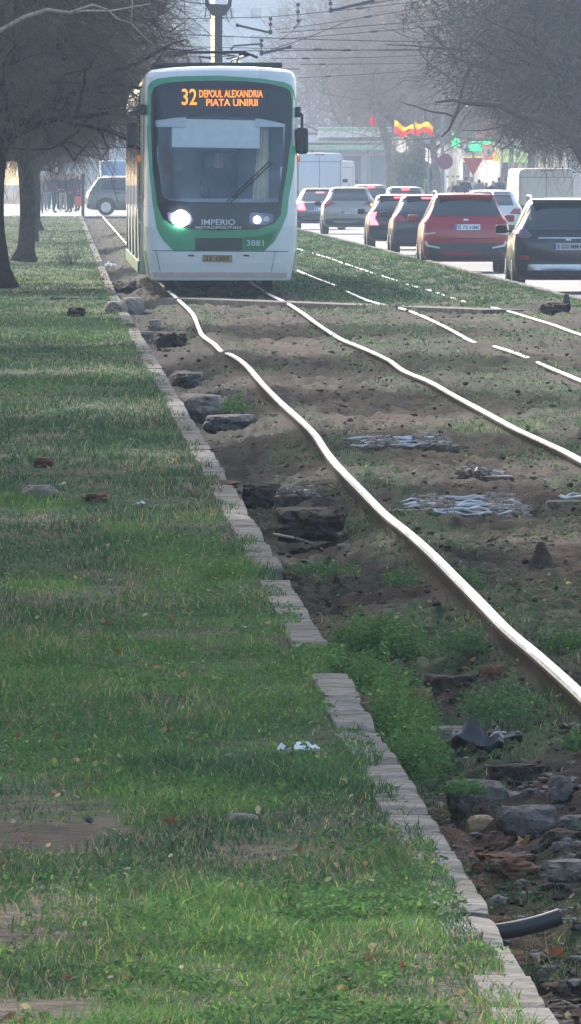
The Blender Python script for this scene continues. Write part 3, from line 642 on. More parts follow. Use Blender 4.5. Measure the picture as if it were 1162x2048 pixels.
for l, x, y, w, m, sd, z in [('dark red-brown curled leaf in the bright grass near the bottom', 665, 1962, 64, 'lf1', 1, .015), ('orange-brown leaf beside the dark curled one', 742, 1935, 62, 'lf2', 2, .02),
    ('yellow leaf in the grass left of the kerb bottom', 800, 1900, 36, 'lf3', 3, .025), ('fresh green leaf on the kerb top near the pipe', 772, 1660, 48, 'lf4', 4, .03), ('small dead leaf on the kerb top', 912, 1815, 26, 'lf1', 5, .04),
    ('orange leaf low in the bottom left grass', 375, 1960, 34, 'lf2', 6, .02), ('tan leaf on the dirt patch at lower left', 260, 1905, 34, 'lf2', 7, .015), ('black curled leaf on the bare dirt at left', 175, 1646, 30, 'pipe', 8, .01),
    ('dark pointed leaf standing on the bare dirt', 235, 1612, 24, 'pipe', 9, .01), ('tan leaf in the leafy weeds mid verge', 210, 1250, 26, 'lf2', 10, .02), ('brown leaf in weeds right of the tan one', 342, 1240, 26, 'lf2', 11, .02),
    ('orange leaf among stones below the pipe', 1110, 1915, 54, 'lf2', 12, -.09), ('curled pale leaf beside the ochre stone', 1050, 1690, 44, 'lf2', 13, -.1), ('yellow-brown leaf in the grass above the dirt patch', 335, 1470, 40, 'lf2', 14, .02),
    ('pale leaf upright by the kerb left side', 745, 1760, 40, 'lf3', 15, .03), ('brown leaf at the left edge near the bottom', 30, 1900, 36, 'lf1', 16, .02), ('small brown leaf mid grass at lower middle', 425, 1800, 30, 'lf1', 17, .02),
    ('orange leaf by the ditch clods', 645, 1212, 18, 'lf2', 18, -.06), ('tan leaf left in the lower verge', 55, 1680, 28, 'lf2', 19, .02), ('pale tan leaf on the grass beside the flat tan stone', 345, 1648, 40, 'lf2', 20, .02)]:
    dead_leaf(l, x, y, w, m, sd, z)
def leaf_litter():
    rng = np.random.default_rng(31); d = samp_d(rng, 900, 23, 90, 2); c = -.6+rng.random(len(d))*(1.7+.03*d); z = zg(c, d)+.02
    V, Fq, C = leaf_mesh('x', c, d, z, np.full(len(c), .009)*(1+.01*d), 8); t = rng.random(len(c)); pal = np.array([[.4, .24, .12], [.2, .1, .05], [.5, .42, .25], [.3, .25, .2]])
    tag(mobj('leaf_litter', V, Fq, 'leafy', col=np.repeat(pal[rng.integers(0, 4, len(c))], 6, 0)), kind='stuff')
leaf_litter()
HAZE = .0005; EXPO = 1.3
# ================================================================== TRAM
def loft(rings, closed_ring=True, cap0=True, cap1=True):
    n = len(rings[0]); V = [p for r in rings for p in r]; Fc = []
    for i in range(len(rings)-1):
        for j in range(n if closed_ring else n-1):
            Fc.append((i*n+j, i*n+(j+1) % n, (i+1)*n+(j+1) % n, (i+1)*n+j))
    if cap0: Fc.append(tuple(range(n))[::-1])
    if cap1: Fc.append(tuple((len(rings)-1)*n+j for j in range(n)))
    return V, Fc
def fp(x, y): return ((x-440)/132.9, 1.85+(340-y)/132.9)
def tram():
    T = empty('tram', W(2.64, 172, 0)+Vector((.045, 0, 0)), .0210, 'green and white articulated tram with lit amber destination display, on the first track', 'tram')
    L1 = 6.2
    zs = [.19, .22, .3, .45, .6, .8, 1.0, 1.3, 1.6, 1.9, 2.2, 2.5, 2.8, 3.0, 3.15, 3.25, 3.32, 3.36, 3.385]
    wz = np.interp(zs, [.17, .2, .35, .6, 1., 1.6, 3.1, 3.25, 3.32, 3.36, 3.385], [1.03, 1.06, 1.085, 1.12, 1.15, 1.155, 1.15, 1.135, 1.10, 1.03, .9])
    y0 = np.interp(zs, [.17, .2, .5, 1.0, 1.4, 2.2, 3.0, 3.25, 3.32, 3.36, 3.385], [.07, .04, .0, .0, .05, .2, .36, .43, .47, .55, .75])
    rings = []
    for z, w, f in zip(zs, wz, y0):
        r = []
        for k in range(33):
            t = math.radians(-90+180*k/32); sx = math.sin(t); cx_ = math.cos(t)
            r.append((w*math.copysign(abs(sx)**.34, sx), f+.62*(1-abs(cx_)**.34), z))
        crown = lambda q: (q[0], q[1], q[2]+(.035*(1-(q[0]/w)**2) if z > 3.2 else 0))
        r = [(-w, 2.2, z), (-w, L1, z)][::-1]+r+[(w, 2.2, z), (w, L1, z)]
        rings.append([crown(q) for q in r])
    V, Fc = loft(rings, closed_ring=False, cap0=True, cap1=True)
    bvh = BVHTree.FromPolygons([Vector(v) for v in V], Fc)
    glass = [fp(*q) for q in [(309,241),(350,235),(400,232),(436,231),(500,234),(540,241),(569,248),(565,320),(554,405),(470,405),(381,404),(335,400),(323,393),(313,320)]]
    inner = [(x*.97, z*.985+.03) for x, z in glass]
    keep = []
    for f in Fc:
        c = sum((Vector(V[i]) for i in f), Vector())/len(f)
        keep.append(f)
    # fine front sheet is cut by dropping faces behind the windscreen
    fine = []
    for f in Fc:
        c = sum((Vector(V[i]) for i in f), Vector())/len(f)
        if len(f) == 4 and c.y < .62 and in_poly(c.x, c.z, glass) : continue
        fine.append(f)
    mobj('front_body', V, fine, 'white', T, smooth=False)
    def pt(name, pxs, m, off=.006, sp=.07, hole=None, parent=None, raw=False):
        pl = pxs if raw else [fp(*q) for q in pxs]
        V_, F_ = patch(bvh, pl, 'y', off, sp, hole); return mobj(name, V_, F_, m, parent or T, smooth=False)
    outer = [fp(*q) for q in [(294,172),(301,163),(313,157),(340,153.5),(368,152),(436,151),(523,157),(567,164),(580,170),(586,178),(591,203),(591,272),(586,341),(576,393),(572,430),(560,458),(547,482),(528,501),(345,501),(323,479),(311,455),(304,410),(297,341),(292,255),(291,196)]]
    def shrink(pl, k, cx=None): 
        o = []
        n = len(pl)
        for i in range(n):
            a = Vector(pl[i-1]); b = Vector(pl[i]); c = Vector(pl[(i+1) % n]); t = (c-a).normalized(); nn = Vector((t.y, -t.x)); o.append(tuple(b+nn*k))
        return o
    mask = [fp(*q) for q in [(301,190),(307,175),(320,169),(333,165),(380,162),(436,161),(500,163),(540,168),(571,176),(579,182),(583,200),(583,214),(581,272),(572,341),(563,393),(559,430),(547,447),(512,458),(436,461),(380,458),(344,450),(323,436),(313,410),(304,341),(300,255)]]
    pt('front_surround', outer, 'green', .006, .06, hole=mask, raw=True)
    pt('windscreen_mask', mask, 'black', .010, .06, hole=glass, raw=True)
    pt('windscreen', glass, 'glass', .004, .08, raw=True)
    pt('front_grille', [(388,476),(483,476),(483,500.5),(388,500.5)], 'vent', .012, .06)
    pt('fleet_number_panel', [(485,474),(522,471),(548,462),(540,484),(527,500),(485,500)], 'dgreen', .012, .05)
    pt('bumper_sill', [(296,544),(572,545),(570,555),(298,554)], 'lip', .008, .06)
    for a, b in (((290,500.5),(575,502)), ((289,412),(303,412)), ((573,412),(590,412))):
        pt('panel_gap', [a, b, (b[0], b[1]+1.3), (a[0], a[1]+1.3)], 'dark', .007, .1)
    for a, b in (((548,502),(540,543)), ((310,502),(318,543)), ((436,152),(436,136)), ((520,154),(520,139)), ((352,153),(352,139))):
        pt('panel_gap', [a, b, (b[0]+.9, b[1]), (a[0]+.9, a[1])], 'vent', .007, .1)
    for x in (380, 490): pt('tow_slot', [(x-6,509),(x+6,509.5),(x+6,513),(x-6,512)], 'dark', .007, .05)
    # display
    dp = pt('display_panel', [(353,177),(530,178),(529,220),(354,217)], 'ledp', .014, .08)
    for txt, x0, x1, y0_, y1_ in (('32', 362, 392, 210, 177.5), ('DEPOUL ALEXANDRIA', 397, 524, 194.5, 180), ('PIATA UNIRII', 411, 514, 212, 198)):
        X0, Z0 = fp(x0, y0_); X1, Z1 = fp(x1, y1_); textobj('display_text', txt, X0, 0, Z0, X1-X0, Z1-Z0, 'led', dp, bvh, .030)
    for txt, x0, x1, y0_, y1_ in (('IMPERIO', 401, 468, 450, 438.5), ('METROPOLITAN', 389, 480, 458, 452.5)):
        X0, Z0 = fp(x0, y0_); X1, Z1 = fp(x1, y1_); textobj('emblem_lettering', txt, X0, 0, Z0, X1-X0, Z1-Z0, 'letter', T, bvh, .022)
    X0, Z0 = fp(491, 492); X1, Z1 = fp(525, 480); textobj('fleet_number', '3881', X0, 0, Z0, X1-X0, Z1-Z0, 'letter', T, bvh, .025)
    npl = pt('number_plate', [(403,509),(462,510),(462,524),(403,523)], 'yplate', .014, .06)
    X0, Z0 = fp(408, 521); X1, Z1 = fp(457, 512.5); textobj('plate_characters', '33 1507', X0, 0, Z0, X1-X0, Z1-Z0, 'rust', npl, bvh, .022)
    # headlamps
    def hit(x, y): X, Z = fp(x, y); h = bvh.ray_cast(Vector((X, -5, Z)), Vector((0, 1, 0)))[0]; return h
    for (cx, cy, rr, mm, hb) in ((359, 437, .125, 'lamp', [(332,425),(378,427),(384,440),(378,450),(345,448),(334,440)]), (512, 439.5, .055, 'lamp2', [(497,428),(502,425),(540,427),(545,431),(543,443),(530,450),(500,449),(496,444)])):
        hs = pt('headlamp', hb, 'lens', .014, .04); h = hit(cx, cy); k = MB(); k.disc((h.x, h.y-.03, h.z), rr, 'y', .03, 28, rr*.9); k.build('lit_bulb', mm, hs)
    h = hit(531, 438); k = MB(); k.disc((h.x, h.y-.028, h.z), .045, 'y', .02, 20); k.build('indicator', 'letter', T)
    # wiper
    k = MB()
    for o_ in (0, 4.5):
        pts = [hit(452+o_*1.2+(538-452)*t, 403-(403-322)*t+o_*.6) for t in np.linspace(0, 1, 9)]; k.tube([Vector((q.x, q.y-.035-.006*o_, q.z)) for q in pts], .009, 6)
    k.build('wiper', 'dark', T)
    # behind the glass
    def flat(name, pxs, y, m):
        pl = [fp(*q) for q in pxs]; k = MB(); k.prism(pl, y, y+.02); return k.build(name, m, T)
    k = MB(); n_ = 12; V_ = []
    for i in range(n_+1):
        x_ = 342+(518-342)*i/n_
        for yy_ in (236 if 0 else 237+4*(i/n_), 265, 294+3*(i/n_)):
            h = bvh.ray_cast(Vector((fp(x_, yy_)[0], -5, fp(x_, yy_)[1])), Vector((0, 1, 0)))[0]; V_.append((h.x, h.y+.03, h.z))
    mobj('sun_blind', V_, [(3*i+j, 3*i+3+j, 3*i+4+j, 3*i+1+j) for i in range(n_) for j in range(2)], 'blind', T)
    k = MB(); V_ = []
    for i in range(14):
        t = i/13; yy = .42+.03*math.sin(i*1.6)
        top = fp(520+15*t, 241+8*t); bt = fp(503+33*t, 402); V_ += [(top[0], yy, top[1]), (bt[0], yy, bt[1])]
    mobj('cream_curtain', V_, [(2*i, 2*i+2, 2*i+3, 2*i+1) for i in range(13)], 'curtain', T)
    k = MB(); k.box(-1.05, 1.05, 1.9, 1.94, .5, 3.2); k.build('cab_bulkhead', 'cab', T)
    k = MB(); k.box(-.98, .98, .42, .95, .9, 1.42, .04); k.build('dashboard', 'cab', T)
    k = MB(); k.box(-.28, .28, 1.45, 1.6, 1.3, 2.15, .05); k.box(-.27, .27, 1.05, 1.5, 1.2, 1.3, .03); k.box(-.05, .05, 1.2, 1.3, .5, 1.2); k.build('driver_seat', 'plastic', T)
    # side of the front module
    def spatch(name, pl, m, side, off=.008, sp=.4):
        V_, F_ = patch(bvh, pl, 'x', off, sp, side=side); return mobj(name, V_, F_, m, T)
    for sd in (-1, 1):
        spatch('cab_side_window', [(.42, 1.42), (2.1, 1.35), (2.1, 3.0), (.72, 3.0)], 'dglass', sd)
        spatch('skirt_panel', [(.40, .24), (6.1, .24), (6.1, .62), (.42, .62)], 'green', sd)
        spatch('side_window', [(2.3, 1.25), (6.05, 1.25), (6.05, 2.85), (2.3, 2.85)], 'dglass', sd)
        k = MB(); k.box(sd*1.17-.02, sd*1.17+.02, 2.2, 2.26, .3, 3.1); k.box(sd*1.165-.02, sd*1.165+.02, 3.6, 3.64, .3, 3.0); k.build('door_post', 'curtain', T)
        k = MB(); k.disc((sd*1.2, 2.3, 2.02), .055, 'x', .08, 16, .04); k.build('side_indicator', 'orange', T, smooth=False)
        if sd < 0:
            for q, (yy, zz) in enumerate(((2.4, 1.42), (2.5, 1.30), (2.35, 1.28), (2.4, 1.05))):
                k = MB(); k.disc((sd*1.2, yy, zz), .028, 'x', .05, 12); k.build('flank_glint', 'letter', T)  # silver discs added as the bright glints on this flank
    # mirrors
    def mirror(sd, cx, top, bot, wd, armz):
        e = empty('mirror', (0, 0, 0)); e.parent = T
        k = MB(); xc = fp(cx, 0)[0]; zt = fp(0, top)[1]; zb = fp(0, bot)[1]; w = wd/132.9/2
        k.box(xc-w, xc+w, .35, .50, zb, zt, .045); k.build('mirror_housing', 'dark', e)
        k = MB(); k.box(xc-w+.02, xc+w-.02, .502, .508, zb+.04, zt-.04); k.build('mirror_glass', 'dglass', e)
        k = MB(); az = fp(0, armz)[1]; k.tube([(sd*1.10, .6, az), (sd*1.17, .5, az+.01), (xc-sd*.0, .43, az-.03), (xc, .43, zt-.02)], .022, 8)
        k.box(min(sd*1.13, sd*1.21), max(sd*1.13, sd*1.21), .45, .58, az-.07, az+.09, .02); k.build('mirror_arm', 'dark', e)
    mirror(1, 603, 255, 308, 25, 225); mirror(-1, 261, 243, 296, 19, 220)
    # roof gear
    k = MB(); k.box(-1.02, .95, 1.3, 5.6, 3.40, 3.48, .02); k.build('roof_gear', 'dark', T)
    k = MB(); k.box(-.9, .9, 7.2, 11.5, 3.36, 3.52, .03); k.build('roof_gear', 'vent', T)
    k = MB()
    for sd in (-1, 1):
        c_ = MB(); c_.tube([(sd*.25, 1.9, 3.42), (sd*.3, 2.2, 3.58), (sd*.12, 2.5, 3.55)], .015, 6); c_.build('roof_cable', 'dark', T)
        k.tube([(sd*.5, 8.5, 3.5), (sd*.35, 10.1, 3.6), (sd*.55, 8.2, 3.66), (sd*.4, 8.2, 3.68)], .022, 6)
    k.tube([(-.7, 8.2, 3.62), (-.5, 8.2, 3.7), (.5, 8.2, 3.7), (.7, 8.2, 3.62)], .02, 6); k.build('pantograph', 'dark', T)
    # rear modules
    y = L1+.55; Ls = [6.8, 6.4, 6.8, 6.2]
    for i, L in enumerate(Ls):
        k = MB(); k.box(-1.06, 1.06, y-.56, y+.01, .5, 3.2, .05); k.build('bellows', 'rubber', T)
        pr = [(-1.17, .22), (1.17, .22), (1.19, .6), (1.2, 1.2), (1.19, 3.0), (1.12, 3.25), (.95, 3.36), (-.95, 3.36), (-1.12, 3.25), (-1.19, 3.0), (-1.2, 1.2), (-1.19, .6)]
        k = MB(); k.prism(pr, y, y+L); m_ = k.build('passenger_body', 'white', T)
        for sd in (-1, 1):
            for q in range(3):
                a = y+.35+q*(L-.7)/3; b = a+(L-.7)/3-.12
                k = MB(); k.box(min(sd*1.19, sd*1.21), max(sd*1.19, sd*1.21), a, b, 1.25 if q != 1 else .45, 2.85, .004); k.build('side_window' if q != 1 else 'door_leaf', 'dglass', T)
            k = MB(); k.box(min(sd*1.185, sd*1.206), max(sd*1.185, sd*1.206), y+.05, y+L-.05, .24, .43, .004); k.build('skirt_panel', 'green', T)
        y += L+.55
    # bogies
    for yb in (3.2, 16.5, 29.5):
        k = MB()
        for sd in (-1, 1):
            for q in (-.85, .85): k.disc((sd*.75, yb+q, .31), .3, 'x', .12, 24)
        k.box(-.7, .7, yb-1.2, yb+1.2, .25, .5); k.build('bogie', 'rust', T)
    return T
TR = tram()
# ================================================================== CARS
def car(name, label, cat, pos, rz, S, group='vehicles queuing on the road'):
    E = empty(name, pos, rz, label, cat, group)
    st = S['st']; L = S['L']; ys = [q[0] for q in st]
    yy = sorted(set(ys) | set(np.linspace(0, L, 40)))
    prof = {k: np.interp(yy, ys, [q[i+1] for q in st]) for i, k in enumerate(('zb', 'zs', 'zt', 'w', 'wr'))}
    rings = []
    for i, y in enumerate(yy):
        zb, zs_, zt, w, wr = (prof[k][i] for k in ('zb', 'zs', 'zt', 'w', 'wr'))
        h = zt-zs_; hp = [(.0, zb), (.55*w, zb), (.86*w, zb+.01), (.955*w, zb+.07), (.99*w, zb+.22), (w, zb+.5*(zs_-zb)), (.99*w, zb+.8*(zs_-zb)), (.965*w, zs_-.02), (.93*w+.0*wr, zs_+.015*min(1, h*10)),
              (wr+(.93*w-wr)*.5, zs_+h*.48), (wr+(.93*w-wr)*.12, zs_+h*.84), (wr*.955, zt-.03*min(1, h*3)), (wr*.8, zt-.004), (wr*.4, zt+.006), (0, zt+.008)]
        bl = S.get('bulge', .17); yc = lambda x: y+bl*(abs(x)/(S['W']/2))**2.6*max(0, 1-y/1.1)
        rings.append([(x, yc(x), z) for x, z in hp]+[(-x, yc(x), z) for x, z in hp[-2:0:-1]])
    V, Fc = loft(rings); body = mobj('body', V, Fc, S['paint'], E, smooth=True)
    me = body.data; 
    bvh = BVHTree.FromPolygons([Vector(v) for v in V], Fc)
    def pp(nm, pl, m, off=.006, sp=.09, par=None, axis='y', side=1):
        V_, F_ = patch(bvh, pl, axis, off, sp, side=side)
        return mobj(nm, V_, F_, m, par or E, smooth=True) if F_ else None
    def sym(pl): return [(x, z) for x, z in pl]+[(-x, z) for x, z in pl[::-1]]
    if 'win' in S: pp('rear_window', sym(S['win']), S.get('wm', 'dglass'), .008)
    if 'low' in S: pp('lower_bumper', sym(S['low']), 'plastic', .010)
    for t in S.get('strips', []): pp('trim_strip', sym(t[0]), t[1], .015, .06)
    for li, (pl, m, sides) in enumerate(S.get('lights', [])):
        for s_ in sides: pp('tail_light', [(s_*x, z) for x, z in pl], m, .013, .05)
    if 'plate' in S:
        x0, z0, tx = S['plate']; p_ = pp('number_plate', [(x0-.26, z0-.058), (x0+.26, z0-.058), (x0+.26, z0+.058), (x0-.26, z0+.058)], 'plate', .022, .1)
        if p_ and tx:
            pp('country_band', [(x0-.258, z0-.055), (x0-.215, z0-.055), (x0-.215, z0+.055), (x0-.258, z0+.055)], 'pblue', .026, .1, p_)
            textobj('plate_characters', tx, x0-.19, 0, z0-.036, .42, .072, 'ink', p_, bvh, .030)
    for s_ in (-1, 1):
        for pl in S.get('sidewin', []): pp('side_window', pl, S.get('wm', 'dglass'), .008, .3, axis='x', side=s_)
        for ya in S['axles']:
            rad = S.get('r', .34)
            pp('wheel_arch', [(ya+(rad+.07)*math.cos(a), rad+(rad+.07)*math.sin(a)) for a in np.linspace(math.radians(-18), math.radians(194), 18)], 'plastic', .006, .12, axis='x', side=s_)
            we = empty('wheel', (0, 0, 0)); we.parent = E; xo = s_*(S['W']/2-.11)
            k = MB(); k.tube([(xo-.11, ya, rad), (xo-.1, ya, rad), (xo+.1, ya, rad), (xo+.11, ya, rad)], [rad-.03, rad, rad, rad-.03], 24); k.build('tyre', 'rubber', we)
            k = MB(); xr = xo+s_*.113; k.disc((xr, ya, rad), rad*.62, 'x', .012, 20, rad*.62); k.disc((xr+s_*.012, ya, rad), rad*.15, 'x', .02, 12); k.build('rim', 'alloy', we)
        if S.get('mirror'):
            my, mz = S['mirror']; k = MB(); k.box(s_*(S['W']/2+.1)-.1, s_*(S['W']/2+.1)+.1, my, my+.12, mz-.07, mz+.08, .03); k.box(min(s_*S['W']/2*.9, s_*(S['W']/2+.05)), max(s_*S['W']/2*.9, s_*(S['W']/2+.05)), my+.03, my+.09, mz-.05, mz-.02); k.build('wing_mirror', S.get('mm', 'dark'), E)
    if 'rails' in S:
        for s_ in (-1, 1):
            k = MB(); x = s_*S['rails'][2]; k.tube([(x, S['rails'][0], S['H']-.03), (x, S['rails'][0]+.15, S['H']+.035), (x, S['rails'][1]-.15, S['H']+.035), (x, S['rails'][1], S['H']-.03)], .016, 6); k.build('roof_rail', 'alloy', E)
    for f in S.get('extra', []): f(E, bvh, pp, sym)
    return E
def paint(n, c, r=.28, met=.0): M[n] = mat(n, c, r, met, var=.03, scale=2, coat=.5); return n
paint('red_paint', (.36, .008, .022)); paint('navy_paint', (.014, .02, .035)); paint('black_paint', (.008, .014, .024)); paint('silver_paint', (.42, .44, .45), .35, .5)
paint('grey_paint', (.18, .19, .22), .3, .4); paint('taupe_paint', (.33, .3, .29), .35, .4); paint('van_white', (.68, .71, .76)); paint('van_beige', (.5, .42, .32)); paint('pearl_paint', (.55, .55, .52)); paint('olive_silver', (.17, .18, .16), .35, .3)
def suv_st(H=1.66, W=1.86, L=4.5, belt=1.02, lean=.38, hood=1.02, nose=.72):
    w = W/2
    return [(0, .42, belt-.22, belt-.20, w*.80, w*.72), (.03, .33, belt-.10, belt-.08, w*.9, w*.80), (.10, .27, belt, belt+.02, w*.96, w*.84), (.18, .25, belt+.02, belt+.14, w*.985, w*.80), (.10+lean, .23, belt+.04, H-.10, w, w*.63), (.10+lean+.04, .23, belt+.04, H-.035, w, w*.645),
            (1.0, .22, belt+.02, H-.005, w, w*.655), (2.0, .22, belt, H, w, w*.66), (2.7, .22, belt-.02, H-.06, w, w*.66), (3.05, .22, belt-.03, H-.22, w, w*.7), (3.6, .22, hood-.05, hood+.02, w*.99, w*.82), (L-.35, .24, hood-.14, hood-.09, w*.95, w*.78), (L-.08, .28, nose, nose+.04, w*.85, w*.66), (L, .36, nose-.2, nose-.16, w*.7, w*.5)]
def bar(E, bvh, pp, sym, z, x, m='redlit'):
    pp('high_brake_light', sym([(x, z-.014), (x, z+.014)]), m, .02, .05)
def fins(E, z, y, w, m): 
    k = MB(); k.box(-w, w, y-.10, y+.14, z-.03, z+.012, .012); k.build('spoiler', m, E)
def antenna(E, y, z, h=.12, lean=-.05):
    k = MB(); k.tube([(0, y, z), (0, y+lean, z+h)], [.012, .005], 6); k.build('antenna', 'dark', E)
ZR = -.25
def at(x, d): return Vector(((x-581)*d/F, d, ZR))
HD = .0185
# black suv nearest
S = dict(L=4.5, W=1.86, H=1.62, st=suv_st(1.62, 1.86), paint='black_paint', axles=(.9, 3.6), r=.35, mirror=(3.0, 1.08), win=[(.70, 1.08), (.60, 1.50)], low=[(.86, .30), (.88, .56)],
         strips=[([(.70, .40), (.68, .50)], 'alloy'), ([(.52, .93), (.5, .955)], 'letter')], lights=[([(.60, .98), (.70, .94), (.88, .95), (.90, 1.10), (.74, 1.12)], 'lens', (-1, 1)), ([(.66, .955), (.88, .96), (.88, 1.04), (.68, 1.04)], 'redlens', (-1, 1)), ([(.66, .58), (.86, .58), (.84, .65), (.68, .65)], 'redlens', (-1, 1))],
         plate=(0, .80, 'B 800 MMA'), sidewin=[[(.75, 1.1), (1.8, 1.08), (1.8, 1.5), (.95, 1.5)], [(1.88, 1.08), (3.2, 1.06), (2.8, 1.46), (1.88, 1.5)]], rails=(.7, 2.6, .60),
         extra=[lambda E, b, pp, sym: fins(E, 1.585, .48, .60, 'black_paint'), lambda E, b, pp, sym: pp('badge', [(-.045, .90), (.045, .90), (.045, .935), (-.045, .935)], 'letter', .02, .05)])
car('suv_car', 'black estate-like SUV cut by the right picture edge, nearest vehicle in the queue', 'car', at(1137, 194), HD, S)
S = dict(L=4.5, W=1.80, H=1.62, st=suv_st(1.63, 1.80, belt=1.04), paint='red_paint', axles=(.88, 3.55), r=.35, mirror=(2.95, 1.10), mm='red_paint', win=[(.66, 1.16), (.70, 1.22), (.585, 1.50)], low=[(.84, .30), (.86, .58), (.6, .62)],
         strips=[([(.80, .55), (.62, .50), (.62, .53), (.80, .60)], 'letter')] and [], lights=[([(.60, 1.0), (.86, 1.0), (.84, 1.10), (.62, 1.04)], 'redlens', (-1, 1)), ([(.62, .80), (.84, .78), (.84, .81), (.62, .83)], 'letter', (-1, 1)), ([(.54, .50), (.80, .54), (.84, .64), (.80, .66), (.76, .58), (.54, .53)], 'letter', (-1, 1))],
         plate=(.03, .93, 'B 75 HMI'), sidewin=[[(.75, 1.12), (1.8, 1.1), (1.8, 1.5), (.95, 1.5)], [(1.88, 1.1), (3.2, 1.08), (2.8, 1.46), (1.88, 1.5)]], rails=(.7, 2.6, .58),
         extra=[lambda E, b, pp, sym: fins(E, 1.585, .5, .57, 'red_paint'), lambda E, b, pp, sym: antenna(E, .8, 1.62), lambda E, b, pp, sym: pp('badge', [(-.05, 1.06), (.05, 1.06), (.05, 1.10), (-.05, 1.10)], 'letter', .02, .05), lambda E, b, pp, sym: pp('tailgate_seam', [(-.55, .70), (.55, .70), (.55, .712), (-.55, .712)], 'dark', .012, .1)])
car('suv_car', 'red SUV with a white number plate, in the queue beside the black one', 'car', at(932, 233), HD, S)
def hatch(name, lab, x, d, pt_, lit, W=1.76, H=1.47, plate='', light=None, belt=.93, high=True, seddan=False, wm='dglass'):
    st = suv_st(H, W, 4.2, belt, .5 if not seddan else .9, .92, .66)
    if seddan:
        w = W/2; st = [(0, .40, .62, .64, w*.84, w*.7), (.05, .32, .86, .88, w*.92, w*.78), (.15, .25, .93, .96, w*.97, w*.84), (.62, .22, .95, 1.0, w, w*.82), (1.25, .22, .97, H-.07, w, w*.63), (1.6, .22, .97, H-.01, w, w*.64), (2.3, .22, .95, H, w, w*.64), (2.8, .22, .94, H-.08, w, w*.66), (3.5, .22, .88, .98, w*.98, w*.8), (4.25, .25, .76, .8, w*.9, w*.7), (4.5, .34, .5, .55, w*.7, w*.5)]
    wz = (belt+.10, H-.14) if not seddan else (1.03, H-.10)
    ll = light or [(.50, .84), (.80, .82), (.82, .98), (.62, .99)]
    lights = [(ll, 'redlit' if lit == 'both' else 'redlens', (1, -1))]
    if lit == 'left': lights += [(ll, 'redlit', (-1,))]
    if lit == 'amber': lights += [([(.66, .93), (.80, .93), (.80, 1.0), (.70, 1.0)], 'amberlit', (1,))]
    S = dict(L=st[-1][0], W=W, H=H, st=st, paint=pt_, axles=(.8, 3.4), r=.32, mirror=(2.8, 1.0), win=[(.62, wz[0]), (.54, wz[1])], wm=wm, low=[(.80, .30), (.82, .48), (.5, .52)], lights=lights, sidewin=[[(.95, belt+.08), (1.75, belt+.07), (1.75, H-.13), (1.15, H-.14)], [(1.82, belt+.07), (3.0, belt+.05), (2.6, H-.16), (1.82, H-.13)]],
             extra=[lambda E, b, pp, sym: (bar(E, b, pp, sym, H-.09 if not seddan else H-.16, .14) if high else None), lambda E, b, pp, sym: fins(E, H-.04, .62 if not seddan else 1.3, .52, pt_), lambda E, b, pp, sym: antenna(E, 1.3, H)])
    if plate is not None: S['plate'] = (0, .72, plate)
    car(name, lab, 'car', at(x, d), HD, S)
hatch('hatchback_car', 'dark blue hatchback half hidden behind the red SUV', 856, 279, 'navy_paint', 'none', 1.78, 1.50, None)
hatch('hatchback_car', 'small dark hatchback with a bright red tail light, left of the dark blue one', 800, 300, 'black_paint', 'left', 1.70, 1.46, None, [(.56, .66), (.78, .66), (.80, .98), (.60, 1.0), (.66, .84)])
hatch('crossover_car', 'taupe crossover with a glowing orange indicator', 700, 374, 'taupe_paint', 'amber', 1.80, 1.54, 'B 21 KRC', [(.46, 1.0), (.84, .86), (.86, .98), (.62, 1.08)], 1.0, False)
hatch('saloon_car', 'grey saloon with red brake lights, beside the tram front', 641, 402, 'grey_paint', 'both', 1.78, 1.46, 'B 12', [(.52, .70), (.78, .70), (.8, .92), (.6, .94)], .93, True, True)
hatch('hatchback_car', 'pale car roof with a red high brake light, behind the orange indicator car', 742, 430, 'pearl_paint', 'both', 1.78, 1.55, None)
hatch('estate_car', 'far white car alone above the queue, below the leaning pale tree', 747, 660, 'van_white', 'none', 1.85, 1.62, None, None, .98, False)
hatch('hatchback_car', 'silver-blue car roof showing right of the dark blue hatchback roofs', 812, 410, 'silver_paint', 'none', 1.8, 1.5, None)
hatch('estate_car', 'white car squeezed between the red SUV and the white van', 985, 330, 'van_white', 'none', 1.8, 1.52, None, None, .98, False)
